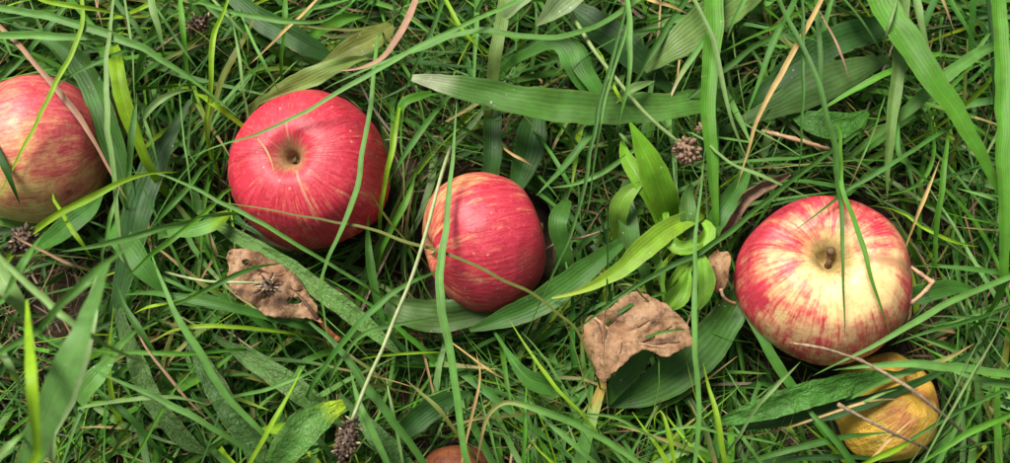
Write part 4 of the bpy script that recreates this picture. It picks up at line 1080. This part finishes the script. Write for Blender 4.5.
T('bent pale tan twig against the right side of the largest apple', [(911, 267, 42), (921, 274, 44), (930.5, 281, 45), (932, 283, 45), (922, 294, 43), (906, 307, 40), (900, 312, -17)], [2, 2.2, 2.6, 2.5, 2.2, 1.8, 1.6], M_VEINP)
T('long grey twig lying from the largest apple over the yellow apple', [(790, 343, 62), (818, 347, 70), (842, 354, 68), (868, 364, 64), (911, 389, 64), (936, 409, 58), (955, 425, 44), (978, 446, 12), (984, 452, -17)], [1.2, 1.4, 1.5, 1.7, 1.9, 1.9, 1.8, 1.8, 1.6])
T('short grey twig crossing the lower part of the yellow apple', [(838, 404, 64), (858, 415, 62), (881, 427, 60), (902, 437, 52), (922, 446, 38), (938, 454, -17)], [2.2, 1.7, 1.6, 1.6, 1.5, 1.5])
T('thin brown twig between the middle apple and the copper leaf', [(545, 250, 16), (562, 240, 20), (580, 238, 20), (600, 232, 14), (608, 230, -17)], [1.1, 1.2, 1.2, 1.0, .9])
T('thin brown twig left of the bottom yellow apple', [(770, 420, 20), (785, 432, 24), (800, 446, 22), (812, 460, -17)], [1.1, 1.2, 1.2, 1.0])
T('tan stalk lying under the rounded leaf above the largest apple', [(762, 131, 20), (782, 136, 26), (805, 142, 28), (828, 149, 22), (836, 152, -17)], [1.8, 2.2, 2.2, 1.8, 1.5], M_VEINP)


# ------------------------------------------------------------------ loose grass, joined: nobody could count it
def project(P):
    d = P - np.array(CAM[:])
    R_ = np.array(ROT)
    cc = d @ R_
    dep = -cc[..., 2]
    return 505 + FPX * cc[..., 0] / dep, 231.5 - FPX * cc[..., 1] / dep


def loose(name, label, cat, n, area, Lr, Wr, e0, e1, zb, curl, palette, weights, seg=7, mat=M_BLADE, ignore=0.1, tipdry=0.15, zmax=0.05, hole=None):
    """n blades rooted in area; Lr, Wr ranges in m; e0/e1 elevation ranges at root and tip (deg)"""
    x0, x1, y0, y1 = area
    rx = rng.uniform(x0, x1, n); ry = rng.uniform(y0, y1, n)
    # tufts: pull roots together a little
    k = max(8, n // 14)
    tx, ty = rng.uniform(x0, x1, k), rng.uniform(y0, y1, k)
    ti = rng.integers(0, k, n); pull = rng.random(n) < 0.55
    rx[pull] = (tx[ti] + rng.normal(0, .007, n))[pull]; ry[pull] = (ty[ti] + rng.normal(0, .007, n))[pull]
    L_ = rng.uniform(*Lr, n) * (0.75 + 0.5 * rng.random(n)); W_ = rng.uniform(*Wr, n)
    ea = np.radians(rng.uniform(*e0, n)); eb = np.radians(rng.uniform(*e1, n))
    az = rng.uniform(0, 2 * np.pi, n); cu = rng.normal(0, curl, n)
    s = np.linspace(0, 1, seg + 1)
    E = ea[:, None] + (eb - ea)[:, None] * s ** 0.7
    A = az[:, None] + cu[:, None] * s + rng.normal(0, .12, (n, seg + 1)).cumsum(1) * 0.6
    kk = rng.uniform(.3, .85, n)[:, None]                     # some blades are kinked
    kink = (s[None] > kk) * (rng.random(n) < .3)[:, None]
    A = A + kink * rng.normal(0, .8, n)[:, None]; E = E - kink * rng.uniform(0, .5, n)[:, None]
    d = np.stack([np.cos(E) * np.cos(A), np.cos(E) * np.sin(A), np.sin(E)], -1) * (L_ / seg)[:, None, None]
    P = np.zeros((n, seg + 1, 3))
    P[:, 1:] = np.cumsum(d[:, :-1], 1)
    P[..., 0] += rx[:, None]; P[..., 1] += ry[:, None]
    zb_ = rng.uniform(*zb, n)
    P[..., 2] += zb_[:, None] - 0.017
    lowz = -0.0145 + 0.008 * rng.random(n)[:, None]
    P[:, 1:, 2] = np.maximum(P[:, 1:, 2], lowz)
    over = np.maximum(P[..., 2] - zmax, 0); P[..., 2] -= over * 0.75
    # keep out of the apples and below the broad leaves
    mid = (P[:, 1:] + P[:, :-1]) / 2
    PP = np.concatenate([P, mid], 1)
    bad = np.zeros(n, bool)
    for (c, R, *_r) in APPLES:
        bad |= (((PP - np.array(c[:])) ** 2).sum(-1) < (R * 1.005) ** 2).any(1)
    px, py = project(PP)
    ix = np.clip(np.round(px).astype(int) + PADX, 0, clear.shape[1] - 1)
    iy = np.clip(np.round(py).astype(int) + PADY, 0, clear.shape[0] - 1)
    ins = (px > -PADX) & (px < 1010 + PADX) & (py > -PADY) & (py < 463 + PADY)
    lim = np.where(ins, clear[iy, ix], 9.0)
    viol = (PP[..., 2] > lim)
    hard = (viol & (lim < -.5)).any(1)
    soft = viol.any(1) & (rng.random(n) > ignore)
    keep = ~(bad | hard | soft)
    if hole: keep &= ~((rx > hole[0]) & (rx < hole[1]) & (ry > hole[2]) & (ry < hole[3]))
    P, W_, L_ = P[keep], W_[keep], L_[keep]
    n = len(P)
    Tn = np.gradient(P, axis=1); Tn /= np.linalg.norm(Tn, axis=-1, keepdims=True) + 1e-9
    ro = rng.uniform(-1.1, 1.1, n)
    sd = np.cross(Tn, np.array([0, 0, 1.0]))
    bad2 = np.linalg.norm(sd, axis=-1, keepdims=True) < 0.05
    sd = np.where(bad2, np.array([1.0, 0, 0]), sd)
    sd /= np.linalg.norm(sd, axis=-1, keepdims=True) + 1e-9
    N = np.cross(sd, Tn)
    ro = ro[:, None, None] + 0.5 * (s - .5)[None, :, None] * rng.normal(0, 1, n)[:, None, None]
    S2 = sd * np.cos(ro) + N * np.sin(ro); N2 = N * np.cos(ro) - sd * np.sin(ro)
    wp = np.minimum(1, .6 + 1.2 * s) * np.clip((1 - s) / .55, 0.02, 1) ** .8
    hw = (W_[:, None] * wp[None] / 2)[..., None]
    V = np.stack([P - S2 * hw + N2 * hw * .35, P, P + S2 * hw + N2 * hw * .35], 2)
    pal = np.array([COL[c] if isinstance(c, str) else c for c in palette]); w = np.array(weights, float); w /= w.sum()
    ci = rng.choice(len(pal), n, p=w)
    base = pal[ci] * (rng.uniform(.7, 1.25, n)[:, None]) * (1 + rng.normal(0, .06, (n, 3)))
    C = np.repeat(base[:, None], seg + 1, 1)
    td = (rng.random(n) < tipdry)[:, None, None] * np.clip((s - .6) / .3, 0, 1)[None, :, None]
    C = C * (1 - td) + np.array([0.36, 0.25, 0.11]) * td
    rd = np.clip((.22 - s) / .22, 0, 1)[None, :, None] * 0.55                     # sheaths at the root are straw coloured
    C = C * (1 - rd) + np.array([0.20, 0.17, 0.08]) * rd
    C = np.repeat(C[:, :, None], 3, 2)
    UV = np.zeros(V.shape)
    UV[..., 0] = np.array([-1, 0, 1.0])
    UV[..., 1] = (L_[:, None] * s[None])[..., None]
    UV[..., 2] = rng.random(n)[:, None, None] * 50
    st = 3 * (seg + 1)
    i, j = np.meshgrid(np.arange(seg), np.arange(2), indexing='ij')
    a = (i * 3 + j).ravel()
    q1 = np.stack([a, a + 1, a + 4, a + 3], 1)
    Q = (np.arange(n)[:, None, None] * st + q1[None]).reshape(-1, 4)
    o = link(name, mesh_np(name, V.reshape(-1, 3), Q, np.clip(C, .005, .9).reshape(-1, 3), UV.reshape(-1, 3)), mat)
    tag(o, label, cat, kind='stuff')


INNER = (-0.34, 0.34, -0.19, 0.20)
OUTER = (-0.75, 0.75, -0.6, 0.65)
GREEN = ['m', 'l', 'd', 'b', 'v', 'o', 'y']
loose('dead_grass', 'brown and tan dead grass fibres matted over the soil', 'dead grass', 6500, INNER, (0.02, 0.06), (0.0005, 0.0015), (0, 14), (-8, 10), (0.0005, 0.012), 0.9,
      [(0.10, 0.068, 0.038), (0.20, 0.14, 0.075), (0.06, 0.04, 0.024), (0.15, 0.10, 0.065)], [4, 2, 4, 2], 5, M_DRY, 0.3, 0.0)  # browns darkened so the gaps between blades look shaded
loose('low_grass', 'dense short grass under the longer blades, coloured darker for the shade in the gaps', 'grass', 4600, INNER, (0.03, 0.07), (0.0015, 0.0034), (25, 75), (-25, 25), (0.0, 0.004), 0.5,
      GREEN, [3.5, 1.2, 6.5, 3, 1.1, 1, 0.2], 7, M_BLADE, 0.06, 0.1, 0.024)  # weights lean to dark green, painting shade into the gaps
loose('fine_grass', 'fine thin grass blades tangled between the leaves', 'grass', 3000, INNER, (0.035, 0.08), (0.0008, 0.0018), (25, 70), (-20, 25), (0.0, 0.004), 0.7,
      GREEN, [3, 3.5, 1.5, 2, 3.5, 1, 1.2], 8, M_BLADE, 0.25, 0.15, 0.036)
loose('long_grass', 'longer flat grass blades lying in all directions', 'grass', 3600, INNER, (0.055, 0.125), (0.0020, 0.0044), (30, 70), (-20, 5), (0.0, 0.004), 0.4,
      GREEN + ['p'], [4, 4.5, 1.5, 2.5, 3, .6, 1.0, .8], 10, M_BLADE, 0.07, 0.12, 0.040)
loose('straw', 'pale straw stalks and dried blades scattered in the grass', 'dead grass', 1200, INNER, (0.02, 0.07), (0.0007, 0.0018), (5, 35), (-10, 15), (0.003, 0.020), 0.4,
      [(0.30, 0.21, 0.09), (0.22, 0.13, 0.08), (0.20, 0.16, 0.12), (0.38, 0.30, 0.18)], [4, 2, 2, 1], 5, M_DRY, 0.1, 0.0, 0.03)
loose('wispy_grass', 'very thin long grass wisps crossing over the leaves', 'grass', 1500, INNER, (0.06, 0.13), (0.0006, 0.0016), (35, 70), (-25, 10), (0.0, 0.004), 0.3,
      GREEN, [2, 4, 1, 2, 3, 1, 1.5], 10, M_BLADE, 0.8, 0.2, 0.052)
# the meadow goes on beyond the picture
loose('meadow_grass', 'meadow grass beyond the picture', 'grass', 22000, OUTER, (0.04, 0.10), (0.0016, 0.0042), (20, 65), (-20, 15), (0.0, 0.004), 0.45,
      GREEN, [4, 2.5, 3, 3, 2, .8, .5], 6, M_BLADE, 0.0, 0.12, 0.036, hole=INNER)
